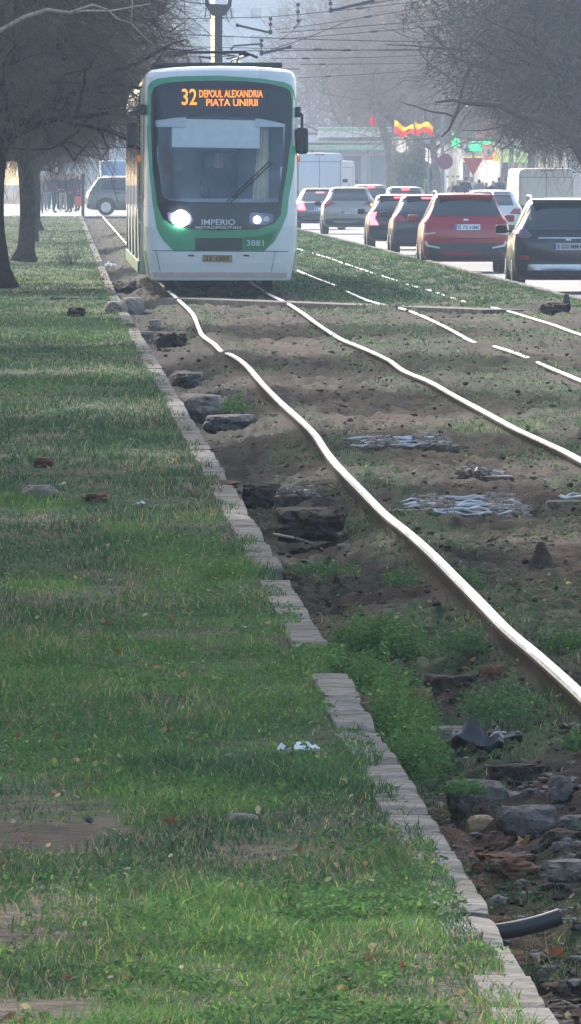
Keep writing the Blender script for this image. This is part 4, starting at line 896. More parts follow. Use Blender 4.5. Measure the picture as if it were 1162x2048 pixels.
def van(lab, x, d, Hh, Wd, pnt, z0=ZR, lights='redlens', rz=HD, L=5.4, name='van', side=True):
    w = Wd/2
    st = [(0, .42, Hh*.5, Hh-.06, w*.965, w*.86), (.04, .36, Hh*.5, Hh-.02, w*.99, w*.89), (.12, .34, Hh*.5, Hh, w, w*.9), (L-1.9, .34, Hh*.5, Hh, w, w*.9), (L-1.5, .34, Hh*.5, Hh-.1, w, w*.87), (L-.9, .34, Hh*.46, Hh*.58, w, w*.86), (L-.1, .36, Hh*.36, Hh*.42, w*.92, w*.78), (L, .4, Hh*.25, Hh*.3, w*.8, w*.6)]
    S = dict(bulge=.05, L=L, W=Wd, H=Hh, st=st, paint=pnt, axles=(.95, L-1.0), r=.34, mirror=(L-1.7, Hh*.6), low=[(w*.9, .40), (w*.92, .56)], lights=[([(w*.86, Hh*.28), (w*.96, Hh*.28), (w*.96, Hh*.46), (w*.86, Hh*.46)], lights, (1, -1))], sidewin=[[(L-2.2, Hh*.55), (L-1.2, Hh*.52), (L-1.5, Hh*.85), (L-2.2, Hh*.87)]])
    def seams(E, b, pp, sym):
        for a in ([(-.008, .6), (.008, .6), (.008, Hh*.93), (-.008, Hh*.93)], [(-w*.82, Hh*.87), (w*.82, Hh*.87), (w*.82, Hh*.876), (-w*.82, Hh*.876)], [(-w*.84, .6), (-w*.828, .6), (-w*.828, Hh*.9), (-w*.84, Hh*.9)], [(w*.828, .6), (w*.84, .6), (w*.84, Hh*.9), (w*.828, Hh*.9)]): pp('door_seam', a, 'vent', .008, .2)
        for s_ in (-1, 1):
            for zz in (.45, .8): pp('door_hinge', [(s_*w*.84, Hh*zz), (s_*w*.93, Hh*zz), (s_*w*.93, Hh*zz+.05), (s_*w*.84, Hh*zz+.05)], 'vent', .02, .1)
    S['extra'] = [seams, lambda E, b, pp, sym: bar(E, b, pp, sym, Hh-.07, .2, 'redlens')]
    p = Vector(((x-581)*d/F, d, z0)); return car(name, lab, name, p, rz, S)
van('tall white box van directly right of the tram windscreen', 639, 457, 2.78, 2.02, 'van_white')
van('second white van just past the tall one, its flank peeping out', 672, 560, 2.55, 2.0, 'van_white')
van('cream white van above the black SUV at the right', 1093, 352, 2.15, 1.9, 'van_beige', rz=.075)
van('blue-topped van beyond the crossing silver car', 200, 560, 2.35, 1.9, 'sky_blue', z0=-.05, rz=-1.5)
# crossing silver car, seen from its side
S = dict(L=4.5, W=1.8, H=1.62, st=suv_st(1.62, 1.8, belt=.98), paint='olive_silver', axles=(.85, 3.45), r=.35, mirror=(3.0, 1.05), win=[(.6, 1.1), (.55, 1.45)], low=[(.8, .3), (.8, .5)], sidewin=[[(.6, 1.08), (1.75, 1.06), (1.75, 1.5), (.85, 1.48)], [(1.83, 1.06), (3.25, 1.03), (2.8, 1.46), (1.83, 1.5)]], rails=(.7, 2.6, .58), lights=[([(.6, .9), (.85, .9), (.85, 1.02), (.6, 1.02)], 'redlens', (-1, 1))],
         extra=[lambda E, b, pp, sym: [pp('door_handle', [(a, .93), (a+.2, .93), (a+.2, .97), (a, .97)], 'dark', .02, .1, axis='x', side=s_) for a in (1.25, 2.35) for s_ in (-1, 1)], lambda E, b, pp, sym: [pp('door_seam', [(a, .4), (a+.015, .4), (a+.015, 1.0), (a, 1.0)], 'dark', .012, .3, axis='x', side=s_) for a in (1.78, 3.0) for s_ in (-1, 1)]])
car('estate_car', 'silver-green estate crossing sideways on the left behind the mirror of the tram', 'car', Vector(((172-581)*478/F, 478, -.05)), -math.pi/2, S, 'vehicles on the cross street')
# ================================================================== PEOPLE
for n_, c_ in dict(skin=(.45, .27, .2), hair=(.04, .028, .02), shoe=(.05, .05, .05), shoew=(.7, .7, .7), navy=(.03, .04, .07), maroon=(.11, .025, .04), jeans=(.07, .1, .18), teal=(.03, .22, .2), blackc=(.018, .018, .022), beigec=(.4, .32, .24), greyc=(.2, .2, .22), palec=(.5, .5, .52), fair=(.35, .22, .1)).items(): M['p_'+n_] = mat('cloth_'+n_ if n_ not in ('skin', 'hair') else n_, c_, .8, var=.2, scale=12)
PM = {}
def person_mesh(kind):
    if kind in PM: return PM[kind]
    sit = kind == 'sit'; wlk = .16 if kind == 'walk' else .03; arm = {'stand': 0, 'walk': .12, 'lean': .25, 'sit': .3}[kind]; dz = 0
    J = {'pel': (0, 0, .93, .145, .10), 'sp': (0, 0, 1.12, .135, .10), 'ch': (0, .01, 1.33, .17, .115), 'nk': (0, 0, 1.47, .06, .055), 'hd': (0, -.015, 1.58, .085, .095), 'ht': (0, -.01, 1.68, .075, .085)}
    for s, sx in (('l', -1), ('r', 1)):
        J['sh'+s] = (sx*.19, .01, 1.40, .062, .06); J['el'+s] = (sx*.25, .03-arm*.3*sx, 1.13, .046, .046); J['wr'+s] = (sx*.24, -.06-arm, .92+arm*.5, .032, .034); J['ha'+s] = (sx*.235, -.08-arm*1.2, .83+arm*.55, .035, .022)
        if sit: J['hp'+s] = (sx*.1, 0, .88, .09, .09); J['kn'+s] = (sx*.13, -.42, .92, .065, .065); J['an'+s] = (sx*.13, -.42, .50, .045, .045); J['to'+s] = (sx*.13, -.55, .45, .035, .03)
        else: J['hp'+s] = (sx*.1, 0, .86, .095, .09); J['kn'+s] = (sx*.11, -.03-wlk*sx*.5, .49, .062, .065); J['an'+s] = (sx*.11, wlk*sx+.02, .09, .042, .045); J['to'+s] = (sx*.125, wlk*sx-.13, .035, .04, .03)
    E_ = [('pel', 'sp'), ('sp', 'ch'), ('ch', 'nk'), ('nk', 'hd'), ('hd', 'ht')]
    for s in 'lr': E_ += [('ch', 'sh'+s), ('sh'+s, 'el'+s), ('el'+s, 'wr'+s), ('wr'+s, 'ha'+s), ('pel', 'hp'+s), ('hp'+s, 'kn'+s), ('kn'+s, 'an'+s), ('an'+s, 'to'+s)]
    ks = list(J); me = bpy.data.meshes.new('p'); me.from_pydata([J[k][:3] for k in ks], [(ks.index(a), ks.index(b)) for a, b in E_], [])
    o = bpy.data.objects.new('p', me); COL.objects.link(o); o.modifiers.new('s', 'SKIN'); 
    for i, k in enumerate(ks): me.skin_vertices[0].data[i].radius = J[k][3:]; me.skin_vertices[0].data[i].use_root = (k == 'pel')
    sb = o.modifiers.new('b', 'SUBSURF'); sb.levels = 1; sb.render_levels = 1
    dg = bpy.context.evaluated_depsgraph_get(); r = bpy.data.meshes.new_from_object(o.evaluated_get(dg)); r.name = 'person'; bpy.data.objects.remove(o)
    r.materials.clear()
    for k in range(5): r.materials.append(M['p_skin'])
    for p in r.polygons:
        c = p.center; p.use_smooth = True; isarm = abs(c.x) > .185 and c.z > .78
        if c.z < (.56 if sit else .10) and not isarm: i = 4
        elif isarm and c.z < .92+arm*.5 and not sit: i = 0
        elif c.z > 1.47: i = 3 if (c.z > 1.645 or (c.y > .02 and c.z > 1.54)) else 0
        elif c.z > .86 or isarm: i = 1
        else: i = 2
        if sit and c.y < -.12 and c.z > .6 and abs(c.x) < .19: i = 2
        p.material_index = i
    PM[kind] = r; return r
def person(label, loc, rz, kind, top, leg, hair='hair', shoe='shoe', sc_=1., group=None):
    o = bpy.data.objects.new('person', person_mesh(kind)); COL.objects.link(o); o.location = loc; o.rotation_euler.z = rz; o.scale = (sc_,)*3
    for i, m in enumerate(('skin', top, leg, hair, shoe)): o.material_slots[i].link = 'OBJECT'; o.material_slots[i].material = M['p_'+m]
    return tag(o, label, 'person', group)
G = 'people waiting at the crossing'
def pl(x, d): return Vector(((x-581)*d/F, d, -.05))
person('person in a maroon jacket, farthest left beside the tree trunk', pl(88, 520), .5, 'stand', 'maroon', 'greyc', 'fair', 'shoew', .98, G)
person('person in a dark coat over teal trousers', pl(102, 528), .2, 'stand', 'navy', 'teal', 'hair', 'shoew', 1.02, G)
person('person in black with back turned, between teal trousers and white shoes', pl(113, 540), 3., 'lean', 'blackc', 'blackc', 'fair', 'shoe', 1.0, G)
person('person in a dark jacket and light trousers with white shoes', pl(126, 520), .1, 'lean', 'navy', 'beigec', 'hair', 'shoew', 1.0, G)
person('person in jeans behind the white-shoed one', pl(134, 545), -.3, 'stand', 'blackc', 'jeans', 'fair', 'shoe', 1.03, G)
person('tall person in a maroon coat and dark trousers, holding the orange bag', pl(148, 516), -.4, 'stand', 'maroon', 'blackc', 'hair', 'shoe', 1.06, G)
person('person in a beige coat partly behind the dark post', pl(163, 540), -.5, 'stand', 'beigec', 'greyc', 'fair', 'shoe', .98, G)
person('person in a grey coat in the back of the waiting group', pl(95, 556), .3, 'stand', 'greyc', 'navy', 'hair', 'shoe', 1.04, G)
person('person in pale clothes far back in the waiting group', pl(142, 560), .3, 'stand', 'palec', 'navy', 'fair', 'shoe', 1.04, G)
for i, (x, d, t, l, h, lab) in enumerate([(80, 500, 'greyc', 'jeans', 'hair', 'person in grey beside the left tree trunks, in front of the group'), (108, 505, 'maroon', 'navy', 'hair', 'person in maroon in the middle front of the group'), (120, 550, 'beigec', 'blackc', 'fair', 'fair-haired person at the back centre of the group'), (155, 528, 'navy', 'blackc', 'hair', 'person in navy just left of the dark post'), (139, 508, 'blackc', 'blackc', 'hair', 'person in black next to the tall maroon-coated person')]):
    person(lab, pl(x, d), i*1.3, ('stand', 'lean')[i % 2], t, l, h, 'shoe', 1.0+.03*math.sin(i*2), G)
k = MB(); k.box(-.17, .17, -.06, .06, 0, .42, .03); k.tube([(-.1, 0, .4), (-.08, 0, .56), (.08, 0, .56), (.1, 0, .4)], .01, 6); M['bag'] = mat('orange_red_bag', (.75, .13, .07), .6, var=.1)
tag(k.build('shopping_bag', 'bag', loc=pl(158, 514)+Vector((0, 0, .28))), 'orange-red shopping bag held by the tall maroon-coated person', 'bag')
G2 = 'people on the right pavement'
for i, (x, d, t, l, h, lab) in enumerate([(916, 440, 'navy', 'blackc', 'fair', 'person in a navy coat, largest in the crowd above the red car roof'), (930, 455, 'blackc', 'jeans', 'hair', 'person in black right of the navy coat'), (944, 462, 'palec', 'greyc', 'fair', 'person in a pale jacket above the red car'),
    (958, 450, 'greyc', 'navy', 'hair', 'person in a grey coat above the red car'), (905, 480, 'beigec', 'blackc', 'hair', 'person in beige by the sign post'), (972, 470, 'maroon', 'blackc', 'fair', 'person in maroon in the right crowd'), (986, 455, 'blackc', 'blackc', 'fair', 'person in black with light hair near the van'),
    (998, 465, 'navy', 'jeans', 'hair', 'person in navy next to the cream van'), (820, 600, 'palec', 'greyc', 'fair', 'person in white above the dark blue hatchback'), (1010, 480, 'greyc', 'blackc', 'hair', 'person in grey just left of the cream van'), (937, 500, 'navy', 'blackc', 'hair', 'person in navy far back under the red triangle sign'), (965, 510, 'beigec', 'blackc', 'fair', 'person in beige far back under the yellow sign'), (922, 520, 'maroon', 'navy', 'hair', 'person in maroon far back beside the post')]):
    person(lab, Vector(((x-581)*d/F, d, -.12)), .7*math.sin(i*2.3)+(3 if i % 2 else 0), ('walk', 'stand', 'lean')[i % 3], t, l, h, 'shoe', .95+.08*math.sin(i), G2)
dr = person('tram driver in dark clothes seated behind the windscreen', TR.location+Vector((-.05, 1.38, .45)), .02, 'sit', 'navy', 'blackc'); dr.name = 'person'
# ================================================================== TREES
def twigs(n, rng, pos, dr_, L, r, K=5, curl=.5):
    t = np.linspace(0, 1, K)[None, :, None]; side = rng.normal(0, 1, (n, 3)); side -= (side*dr_).sum(1, keepdims=True)*dr_; side /= np.linalg.norm(side, axis=1, keepdims=True)+1e-9
    L = L[:, None, None]; pts = pos[:, None]+dr_[:, None]*L*t+side[:, None]*L*curl*(t**2)*.6+side[:, None]*L*.08*np.sin(t*9+rng.random(n)[:, None, None]*6); pts[..., 2] -= (L*t**2*.18)[..., 0]
    b = np.cross(dr_, side); rr = (r[:, None]*np.linspace(1, .35, K)[None])[..., None]; V = []
    for a in (0, 2.094, 4.189): V.append(pts+(side[:, None]*math.cos(a)+b[:, None]*math.sin(a))*rr)
    V = np.stack(V, 2).reshape(-1, 3); base = (np.arange(n)*K*3)[:, None, None]; i = (np.arange(K-1)*3)[None, :, None]
    Fs = [np.stack([base[..., 0]+i[..., 0]+j, base[..., 0]+i[..., 0]+(j+1) % 3, base[..., 0]+i[..., 0]+3+(j+1) % 3, base[..., 0]+i[..., 0]+3+j], -1).reshape(-1, 4) for j in range(3)]
    return V, np.concatenate(Fs)
def tree_proto(seed, tr, zf, cz, R, RZ, ntw, mb, mt, zmin=2.0, tl=(.35, .95), lean=0., leaf=0, mleaf=None, twr=(.003, .008)):
    rng = np.random.default_rng(seed); rd = random.Random(seed); k = MB(); tp = []; n = 9
    for i in range(n):
        t = i/(n-1); tp.append(Vector((.10*math.sin(t*3+seed)+lean*t*zf, .08*math.sin(t*4+seed*2), zf*t)))
    k.tube(tp, [tr*(1.5-.5*min(1, t/.12) if t < .12 else 1-.3*t) for t in np.linspace(0, 1, n)], 12)
    segs = []
    def grow(p, d, L, r, dep):
        pts = [p]; q = p.copy(); dd = d.copy(); m_ = 6
        for i in range(m_):
            dd = (dd+Vector((rd.gauss(0, .16), rd.gauss(0, .16), rd.gauss(0, .12)+.02))).normalized(); q = q+dd*L/m_
            if q.z < zmin: dd.z = abs(dd.z)+.25; q.z = max(q.z, zmin-.1)
            pts.append(q.copy())
        k.tube(pts, [r*(1-.62*i/m_) for i in range(m_+1)], 6 if dep else 8); segs.append(pts)
        if dep < 2:
            for j in range(4 if dep == 0 else 3):
                i = rd.randint(2, m_); nd = (dd+Vector((rd.gauss(0, .7), rd.gauss(0, .7), rd.gauss(0, .45)))).normalized(); grow(pts[i], nd, L*rd.uniform(.5, .75), r*.5, dep+1)
    top = tp[-1]
    for i in range(7):
        a = 6.28*i/7+rd.uniform(-.3, .3); e = rd.uniform(.15, 1.0); d = Vector((math.cos(a), math.sin(a), e)).normalized(); grow(tp[-1-(i % 2)], d, R*rd.uniform(.75, 1.0), tr*.45, 0)
    tk = mobj('trunk', k.v, k.f, mb, smooth=True)
    a = rng.normal(0, 1, (ntw, 3)); a /= np.linalg.norm(a, axis=1)[:, None]; rr = (rng.random(ntw)**.42)[:, None]
    lump = (.78+.44*vn(np.arctan2(a[:, 1], a[:, 0])*2.2+7, a[:, 2]*2.6, seed))[:, None]
    pos = a*rr*lump*np.array([R, R*1.05, RZ]); keep = (pos[:, 2] > -RZ*.86) ; pos = pos[keep]; a = a[keep]; m_ = len(pos); pos += np.array([lean*zf, 0, cz])
    dirs = a+rng.normal(0, .75, (m_, 3)); dirs[:, 2] += .15; dirs /= np.linalg.norm(dirs, axis=1)[:, None]
    V, Fq = twigs(m_, rng, pos, dirs, tl[0]+(tl[1]*1.5-tl[0])*rng.random(m_)**1.6, twr[0]+(twr[1]*1.7-twr[0])*rng.random(m_)**3)
    cr = mobj('crown', V, Fq, mt)
    lf = None
    if leaf:
        a = rng.normal(0, 1, (leaf, 3)); a /= np.linalg.norm(a, axis=1)[:, None]; rr = (rng.random(leaf)**.4)[:, None]; lump = (.75+.5*vn(np.arctan2(a[:, 1], a[:, 0])*2.2+7, a[:, 2]*2.6, seed))[:, None]
        q = a*rr*lump*np.array([R, R, RZ]); cl = vn(q[:, 0]*2.5+9, q[:, 2]*2.5+q[:, 1]*2, seed) > .36; q = q[cl]+np.array([lean*zf, 0, cz]); nl = len(q)
        nrm = rng.normal(0, 1, (nl, 3)); nrm /= np.linalg.norm(nrm, axis=1)[:, None]; u = np.cross(nrm, rng.normal(0, 1, (nl, 3))); u /= np.linalg.norm(u, axis=1)[:, None]; v = np.cross(nrm, u); s_ = rng.uniform(.025, .055, (nl, 1))
        V = np.stack([q-u*s_, q+v*s_*.5, q+u*s_, q-v*s_*.5], 1).reshape(-1, 3); lf = mobj('foliage', V, np.arange(nl*4).reshape(-1, 4), mleaf)
    for o in (tk, cr, lf):
        if o: COL.objects.unlink(o)
    return [o for o in (tk, cr, lf) if o]
def plant(proto, label, loc, rz=0, sc_=(1, 1, 1), group='bare street trees', cat='tree', name='street_tree', skip=(), mats=None):
    e = empty(name, loc, rz, label, cat, group); e.scale = sc_
    for i, o in enumerate(proto):
        if i in skip: continue
        c = o.copy(); COL.objects.link(c); c.parent = e
        if mats: c.material_slots[0].link = 'OBJECT'; c.material_slots[0].material = M[mats[i]]
    return e
TA = tree_proto(3, .16, 2.3, 4.75, 2.75, 2.75, 14000, 'bark', 'twig'); TB = tree_proto(8, .19, 2.3, 4.75, 2.75, 2.75, 14000, 'bark', 'twig')
TC = tree_proto(15, .2, 4.0, 6.4, 3.0, 2.5, 12000, 'bark', 'twig', zmin=4.2, leaf=9000, mleaf='twig')
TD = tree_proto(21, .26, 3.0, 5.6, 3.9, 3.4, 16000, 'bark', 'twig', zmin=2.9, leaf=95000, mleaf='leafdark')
TE = tree_proto(33, .2, 3.2, 6.5, 4.2, 3.6, 5000, 'bark_pale', 'twig_pale', tl=(.5, 1.6), twr=(.006, .016))
def gp(x, y):
    p = px(x, y, 0); return p
plant(TA, 'dark bare tree at the left edge, its trunk cut by the picture side', gp(6, 578), .4)
plant(TB, 'dark bare tree second from the left edge, thick trunk with leaning shape', gp(50, 524), 2.)
plant(TA, 'bare tree third in the left row, brown trunk just behind the second', gp(66, 484), 4., (.8, .8, 1))
plant(TB, 'bare tree fourth in the left row, hidden behind the others', gp(72, 462), 5.2, (.9, .9, .9))
for i, d in enumerate((150, 128, 108, 92, 78, 66, 55, 46)):
    zsc = 1.22 if d > 118 else 1.0
    plant(TC, 'bare tree of an unseen second row, added to shade the track bed', W(-2.3-(.3 if i % 2 else 0), d), i*1.3, (1, 1, zsc), group='trees of the left row outside the picture')
for i, d in enumerate(range(42, 200, 12)):  # second row, out of view, added to throw more shade on the bed
    plant(TC, 'bare tree of an unseen second row, added to shade the track bed', W(-7.6-(.5 if i % 2 else 0), d), i*2.3, (1.1, 1.1, 1.15), group='trees of the left row outside the picture')
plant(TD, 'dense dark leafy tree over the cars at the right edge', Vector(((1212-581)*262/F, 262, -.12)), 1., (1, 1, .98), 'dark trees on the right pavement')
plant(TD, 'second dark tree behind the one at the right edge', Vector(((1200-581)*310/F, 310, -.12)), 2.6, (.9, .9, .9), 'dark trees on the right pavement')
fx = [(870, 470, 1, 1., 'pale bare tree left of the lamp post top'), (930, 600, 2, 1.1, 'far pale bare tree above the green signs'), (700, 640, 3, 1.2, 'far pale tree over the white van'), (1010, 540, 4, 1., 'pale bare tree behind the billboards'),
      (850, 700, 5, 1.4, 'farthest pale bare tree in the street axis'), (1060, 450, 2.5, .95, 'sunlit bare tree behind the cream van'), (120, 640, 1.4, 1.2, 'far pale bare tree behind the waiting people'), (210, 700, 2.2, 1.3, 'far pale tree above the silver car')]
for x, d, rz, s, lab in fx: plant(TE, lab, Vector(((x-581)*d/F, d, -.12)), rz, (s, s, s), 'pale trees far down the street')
k = MB(); k.tube([Vector(pd(*q)) for q in ((784,400,505),(781,330,505),(776,290,505),(765,255,505),(750,225,505),(738,200,505),(722,175,505),(700,140,505))], [.26, .22, .2, .17, .15, .11, .07, .03], 9)
k.tube([Vector(pd(*q)) for q in ((765,255,505),(790,215,505),(800,180,505),(830,130,505))], [.1, .08, .06, .02], 7); k.tube([Vector(pd(*q)) for q in ((750,225,505),(735,180,505),(742,130,505),(735,80,505))], [.08, .07, .05, .02], 7)
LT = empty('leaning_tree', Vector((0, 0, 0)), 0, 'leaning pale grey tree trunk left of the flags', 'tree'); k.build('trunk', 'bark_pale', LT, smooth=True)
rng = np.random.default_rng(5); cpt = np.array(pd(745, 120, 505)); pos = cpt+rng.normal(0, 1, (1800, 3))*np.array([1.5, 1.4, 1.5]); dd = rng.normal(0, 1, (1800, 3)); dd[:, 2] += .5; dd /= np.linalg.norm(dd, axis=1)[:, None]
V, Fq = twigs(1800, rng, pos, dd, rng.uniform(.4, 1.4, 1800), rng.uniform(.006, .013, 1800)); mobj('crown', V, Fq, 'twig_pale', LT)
# pale green small tree
def leafball(label, x, y, w, h, d, n, mt, name='evergreen_tree'):
    s = F/d; c = pd(x, y, d); e = empty(name, Vector((c.x, d, -.12)), 0, label, 'tree'); rg = np.random.default_rng(int(x)); a = rg.normal(0, 1, (n, 3)); a /= np.linalg.norm(a, axis=1)[:, None]; rr = (rg.random(n)**.45)[:, None]*(.7+.6*vn(a[:, 0]*2.5+4, a[:, 2]*2.5, 9))[:, None]
    q = a*rr*np.array([w/s/2, w/s/2, h/s/2]); q = q[vn(q[:, 0]*2.2+20, q[:, 2]*2.2, 3) > .33]; m_ = len(q); q[:, 2] += c.z+.12
    nrm = rg.normal(0, 1, (m_, 3)); nrm /= np.linalg.norm(nrm, axis=1)[:, None]; u = np.cross(nrm, rg.normal(0, 1, (m_, 3))); u /= np.linalg.norm(u, axis=1)[:, None]; v = np.cross(nrm, u); z_ = rg.uniform(.05, .1, (m_, 1))
    V = np.stack([q-u*z_, q+v*z_*.6, q+u*z_, q-v*z_*.6], 1).reshape(-1, 3); mobj('crown', V, np.arange(m_*4).reshape(-1, 4), mt, e)
    k = MB(); k.tube([(0, 0, 0), (.05, 0, 1), (0, 0, c.z+.1)], [.1, .08, .05], 8); k.build('trunk', 'bark_pale', e)
leafball('pale green leafy tree behind the queue, under the flags', 822, 335, 100, 120, 540, 9000, 'leafpale'); leafball('narrow pale bush left of the round sign post', 866, 365, 34, 90, 520, 2500, 'leafpale')
# near branch at top left, bark paled as if sunlit
k = MB(); k.tube([pd(-60, 95, 148), pd(0, 62, 148), pd(50, 34, 148), pd(95, 20, 148), pd(140, 26, 148), pd(185, 10, 148), pd(215, 20, 148), pd(235, 38, 148), pd(262, 46, 148)], [.032, .03, .028, .026, .022, .018, .014, .01, .005], 8)
k.tube([pd(140, 26, 148), pd(170, 22, 148.3), pd(222, 22, 148.5), pd(300, 8, 149)], [.015, .014, .012, .006], 7)
k.tube([pd(262, 46, 148), pd(265, 10, 148), pd(262, -30, 148)], [.008]*3, 6); k.tube([pd(262, 46, 148), pd(290, 75, 148), pd(310, 92, 148)], [.008, .006, .003], 6)
M['branch'] = mat('sunlit_tone_bark', (.42, .36, .31), .8, var=.3, scale=20); tag(k.build('overhanging_branch', 'branch', smooth=True), 'branch with bark paled as if sunlit, arching across the dark crowns at the top left', 'branch')
k = MB(); k.tube([pd(1175, 330, 255), pd(1140, 270, 255), pd(1090, 240, 255), pd(1040, 232, 255), pd(1000, 211, 255), pd(940, 207, 255), pd(905, 200, 255), pd(870, 205, 255)], [.14, .12, .10, .085, .07, .055, .04, .02], 8)
k.tube([pd(1040, 232, 255), pd(1030, 215, 255), pd(1060, 190, 255)], [.05, .04, .02], 7); tag(k.build('overhanging_branch', 'bark', smooth=True), 'dark arching branch at the lower rim of the right-hand crown', 'branch')
# small bare shrub on verge
def twiggy(label, x, y, w, h, n, name='bare_shrub'):
    p = px(x, y); s = F/p.y; rg = np.random.default_rng(int(x)); pos = np.zeros((n, 3)); pos[:, 0] = rg.normal(0, w/s*.12, n); d_ = rg.normal(0, .35, (n, 3)); d_[:, 2] = 1; d_ /= np.linalg.norm(d_, axis=1)[:, None]
    V, Fq = twigs(n, rg, pos, d_, rg.uniform(.4, 1., n)*h/s, rg.uniform(.004, .009, n)); o = mobj(name, V, Fq, 'twig'); o.location = p; tag(o, label, 'shrub')
twiggy('spindly bare shrub standing on the far verge', 135, 532, 60, 60, 34)
# ================================================================== POLES, WIRES
def rz_z(x, y, d): return pd(x, y, d).z
CP = empty('catenary_pole', Vector(((437-581)*300/F, 300, -.03)), 0, 'dark steel pole rising behind the tram roof, with a hooked bracket head', 'pole')
k = MB(); k.tube([(0, 0, -.1), (0, 0, 3.2), (0, 0, pd(0, 30, 300).z)], [.13, .115, .10], 12); k.build('pole_shaft', 'dark', CP)
k = MB(); zt = pd(0, 26, 300).z; k.prism([(-.16, zt-.05), (.16, zt-.05), (.34, zt+.2), (.36, zt+.45), (.28, zt+.45), (.24, zt+.25), (-.24, zt+.25), (-.28, zt+.45), (-.36, zt+.45), (-.34, zt+.2)], -.08, .08); k.build('bracket_head', 'dark', CP)
for s_ in (-1, 1):
    k = MB(); k.tube([(s_*.32, 0, zt+.15), (s_*.36, 0, zt-.1), (s_*.28, 0, zt-.2), (s_*.2, 0, zt-.1), (s_*.22, 0, zt+.02)], .022, 6); k.build('hook_loop', 'pole', CP)
def wire(x0, y0, x1, y1, d0, d1=None, beads=(), sag=3, r=.012):
    d1 = d1 or d0; a = pd(x0, y0, d0); b = pd(x1, y1, d1); e0 = a; k = MB(); n = 12
    pts = [a.lerp(b, i/n)-Vector((0, 0, sag*d0/F*4*(i/n)*(1-i/n))) for i in range(n+1)]; k.tube([p-e0 for p in pts], r, 4)
    for t in beads:
        q = a.lerp(b, t)-e0-Vector((0, 0, sag*d0/F*4*t*(1-t))); u = (b-a).normalized(); k.tube([q-u*.14, q-u*.08, q+u*.08, q+u*.14], [.015, .035, .035, .015], 6)
    o = k.build('overhead_wire', 'wire'); o.location = e0; tag(o, 'thin dark overhead wire strung across the hazy street above the tram', 'wire', 'overhead tram wires')
for w in [(-300, 44, 540, 34, 330, None, (.88,)), (540, 34, 900, -6, 330, None, (.5,)), (340, 68, 905, 84, 300, None, ()), (-200, 105, 1400, 92, 290, 300, (.55,)), (560, 66, 1500, -20, 310, None, ()), (560, 79, 1500, -8, 340, None, (.2,)), (300, 92, 1500, 108, 360, None, (.28,)), (540, 117, 900, 108, 380, None, (.2,)),
          (600, 129, 1500, 112, 400, None, (.05,)), (595, 156, 1000, 126, 420, None, (.15,)), (270, 104, 420, 102, 300, None, (.5, .85)), (270, 110, 480, 112, 320, None, (.35,)), (540, 100, 700, 40, 300, None, ()), (600, 46, 560, 80, 300, None, ()), (660, 20, 1300, -90, 260, None, ()), (550, 60, 860, 12, 350, None, (.6,)), (300, 130, 600, 138, 300, None, (.2, .7))]:
    wire(w[0], w[1], w[2], w[3], w[4], w[5], w[6])
M['contact'] = M['wire']
def arm(label, pts, d, r=.03, hang=None):
    P3 = [pd(x, y, d) for x, y in pts]; e = empty('registration_arm', P3[0], 0, label, 'wire support', 'supports of the overhead wires'); k = MB(); k.tube([p-P3[0] for p in P3], r, 6)
    for q in (P3[0], P3[-1]): k.disc(q-P3[0], r*1.6, 'y', r*2, 10)
    k.build('arm_tube', 'wire', e)
    if hang:
        a = pd(hang[0], hang[1], d)-P3[0]; b = pd(hang[2], hang[3], d)-P3[0]; k = MB(); k.tube([a, b], .014, 5); u = b-a
        for t in (.1, .55, .9): k.tube([a+u*t-Vector((0, 0, .04)), a+u*t+Vector((0, 0, .04))], .05, 8)
        k.build('hanger', 'wire', e)
arm('sloping support bar with a hanger, just right of the pole head', [(475, 51), (541, 66)], 300, .032, (541, 66, 541, 35))
arm('upward tilted support bar below the sloping one', [(523, 108), (580, 94)], 300, .032, (523, 108, 523, 78))
arm('bent support bar touching the pole left of the tilted one', [(440, 108), (470, 112), (460, 128)], 300, .026)
arm('short support bar between pole and tilted bar', [(463, 98), (468, 92), (522, 88)], 300, .024)
arm('long support bar at the top edge of the sky', [(662, 22), (745, 2)], 290, .036, (662, 22, 660, -4))
arm('small vertical hanger alone in the sky', [(588, 56), (602, 40)], 300, .014, (596, 46, 596, 6))
# near street posts
PO = empty('lamp_post', Vector(((885-581)*420/F, 420, ZR)), 0, 'pale grey lamp post carrying a round sign, in front of the shops', 'lamp post'); k = MB(); k.tube([(0, 0, 0), (0, 0, 4), (0, 0, 9.5)], [.075, .065, .05], 10); k.build('post_shaft', 'pole', PO)
def disc_sign(label, x, y, r, d, m, back='pole', sides=28, name='road_sign', parent=None, post=True):
    c = pd(x, y, d); e = empty(name, Vector((c.x, d, -.2)), 0, label, 'sign'); z = c.z+.2
    k = MB(); pts = [(r*math.cos(math.pi/2*0+6.283*i/sides+(math.pi/2*-1 if sides == 3 else 0)), r*math.sin(6.283*i/sides+(math.pi/2*-1 if sides == 3 else 0))) for i in range(sides)]
    k.prism([(a, z+b) for a, b in pts], -.11, -.09); k.build('sign_face', m, e)
    k = MB(); k.prism([(a*.86, z+b*.86) for a, b in pts], -.116, -.1105); k.build('sign_inner', back, e)
    if post: k = MB(); k.tube([(0, -.05, 0), (0, -.05, z+r)], .03, 8); k.build('sign_post', 'pole', e)
    return e
M['signred'] = mat('sign_red', (.55, .04, .05), .5, var=.05); M['signmaroon'] = mat('faded_sign', (.28, .1, .14), .5, var=.1); M['signwhite'] = mat('sign_white', (.8, .8, .8), .5, var=.03)
disc_sign('round dark red sign on the lamp post', 890, 323, .29, 418, 'signmaroon', 'signmaroon', post=False)
disc_sign('red triangular give-way sign below the green billboard', 946, 328, .52, 500, 'signred', 'signred', 3)
disc_sign('small pale round sign left of the lamp post', 857, 275, .30, 470, 'pole', 'signwhite')
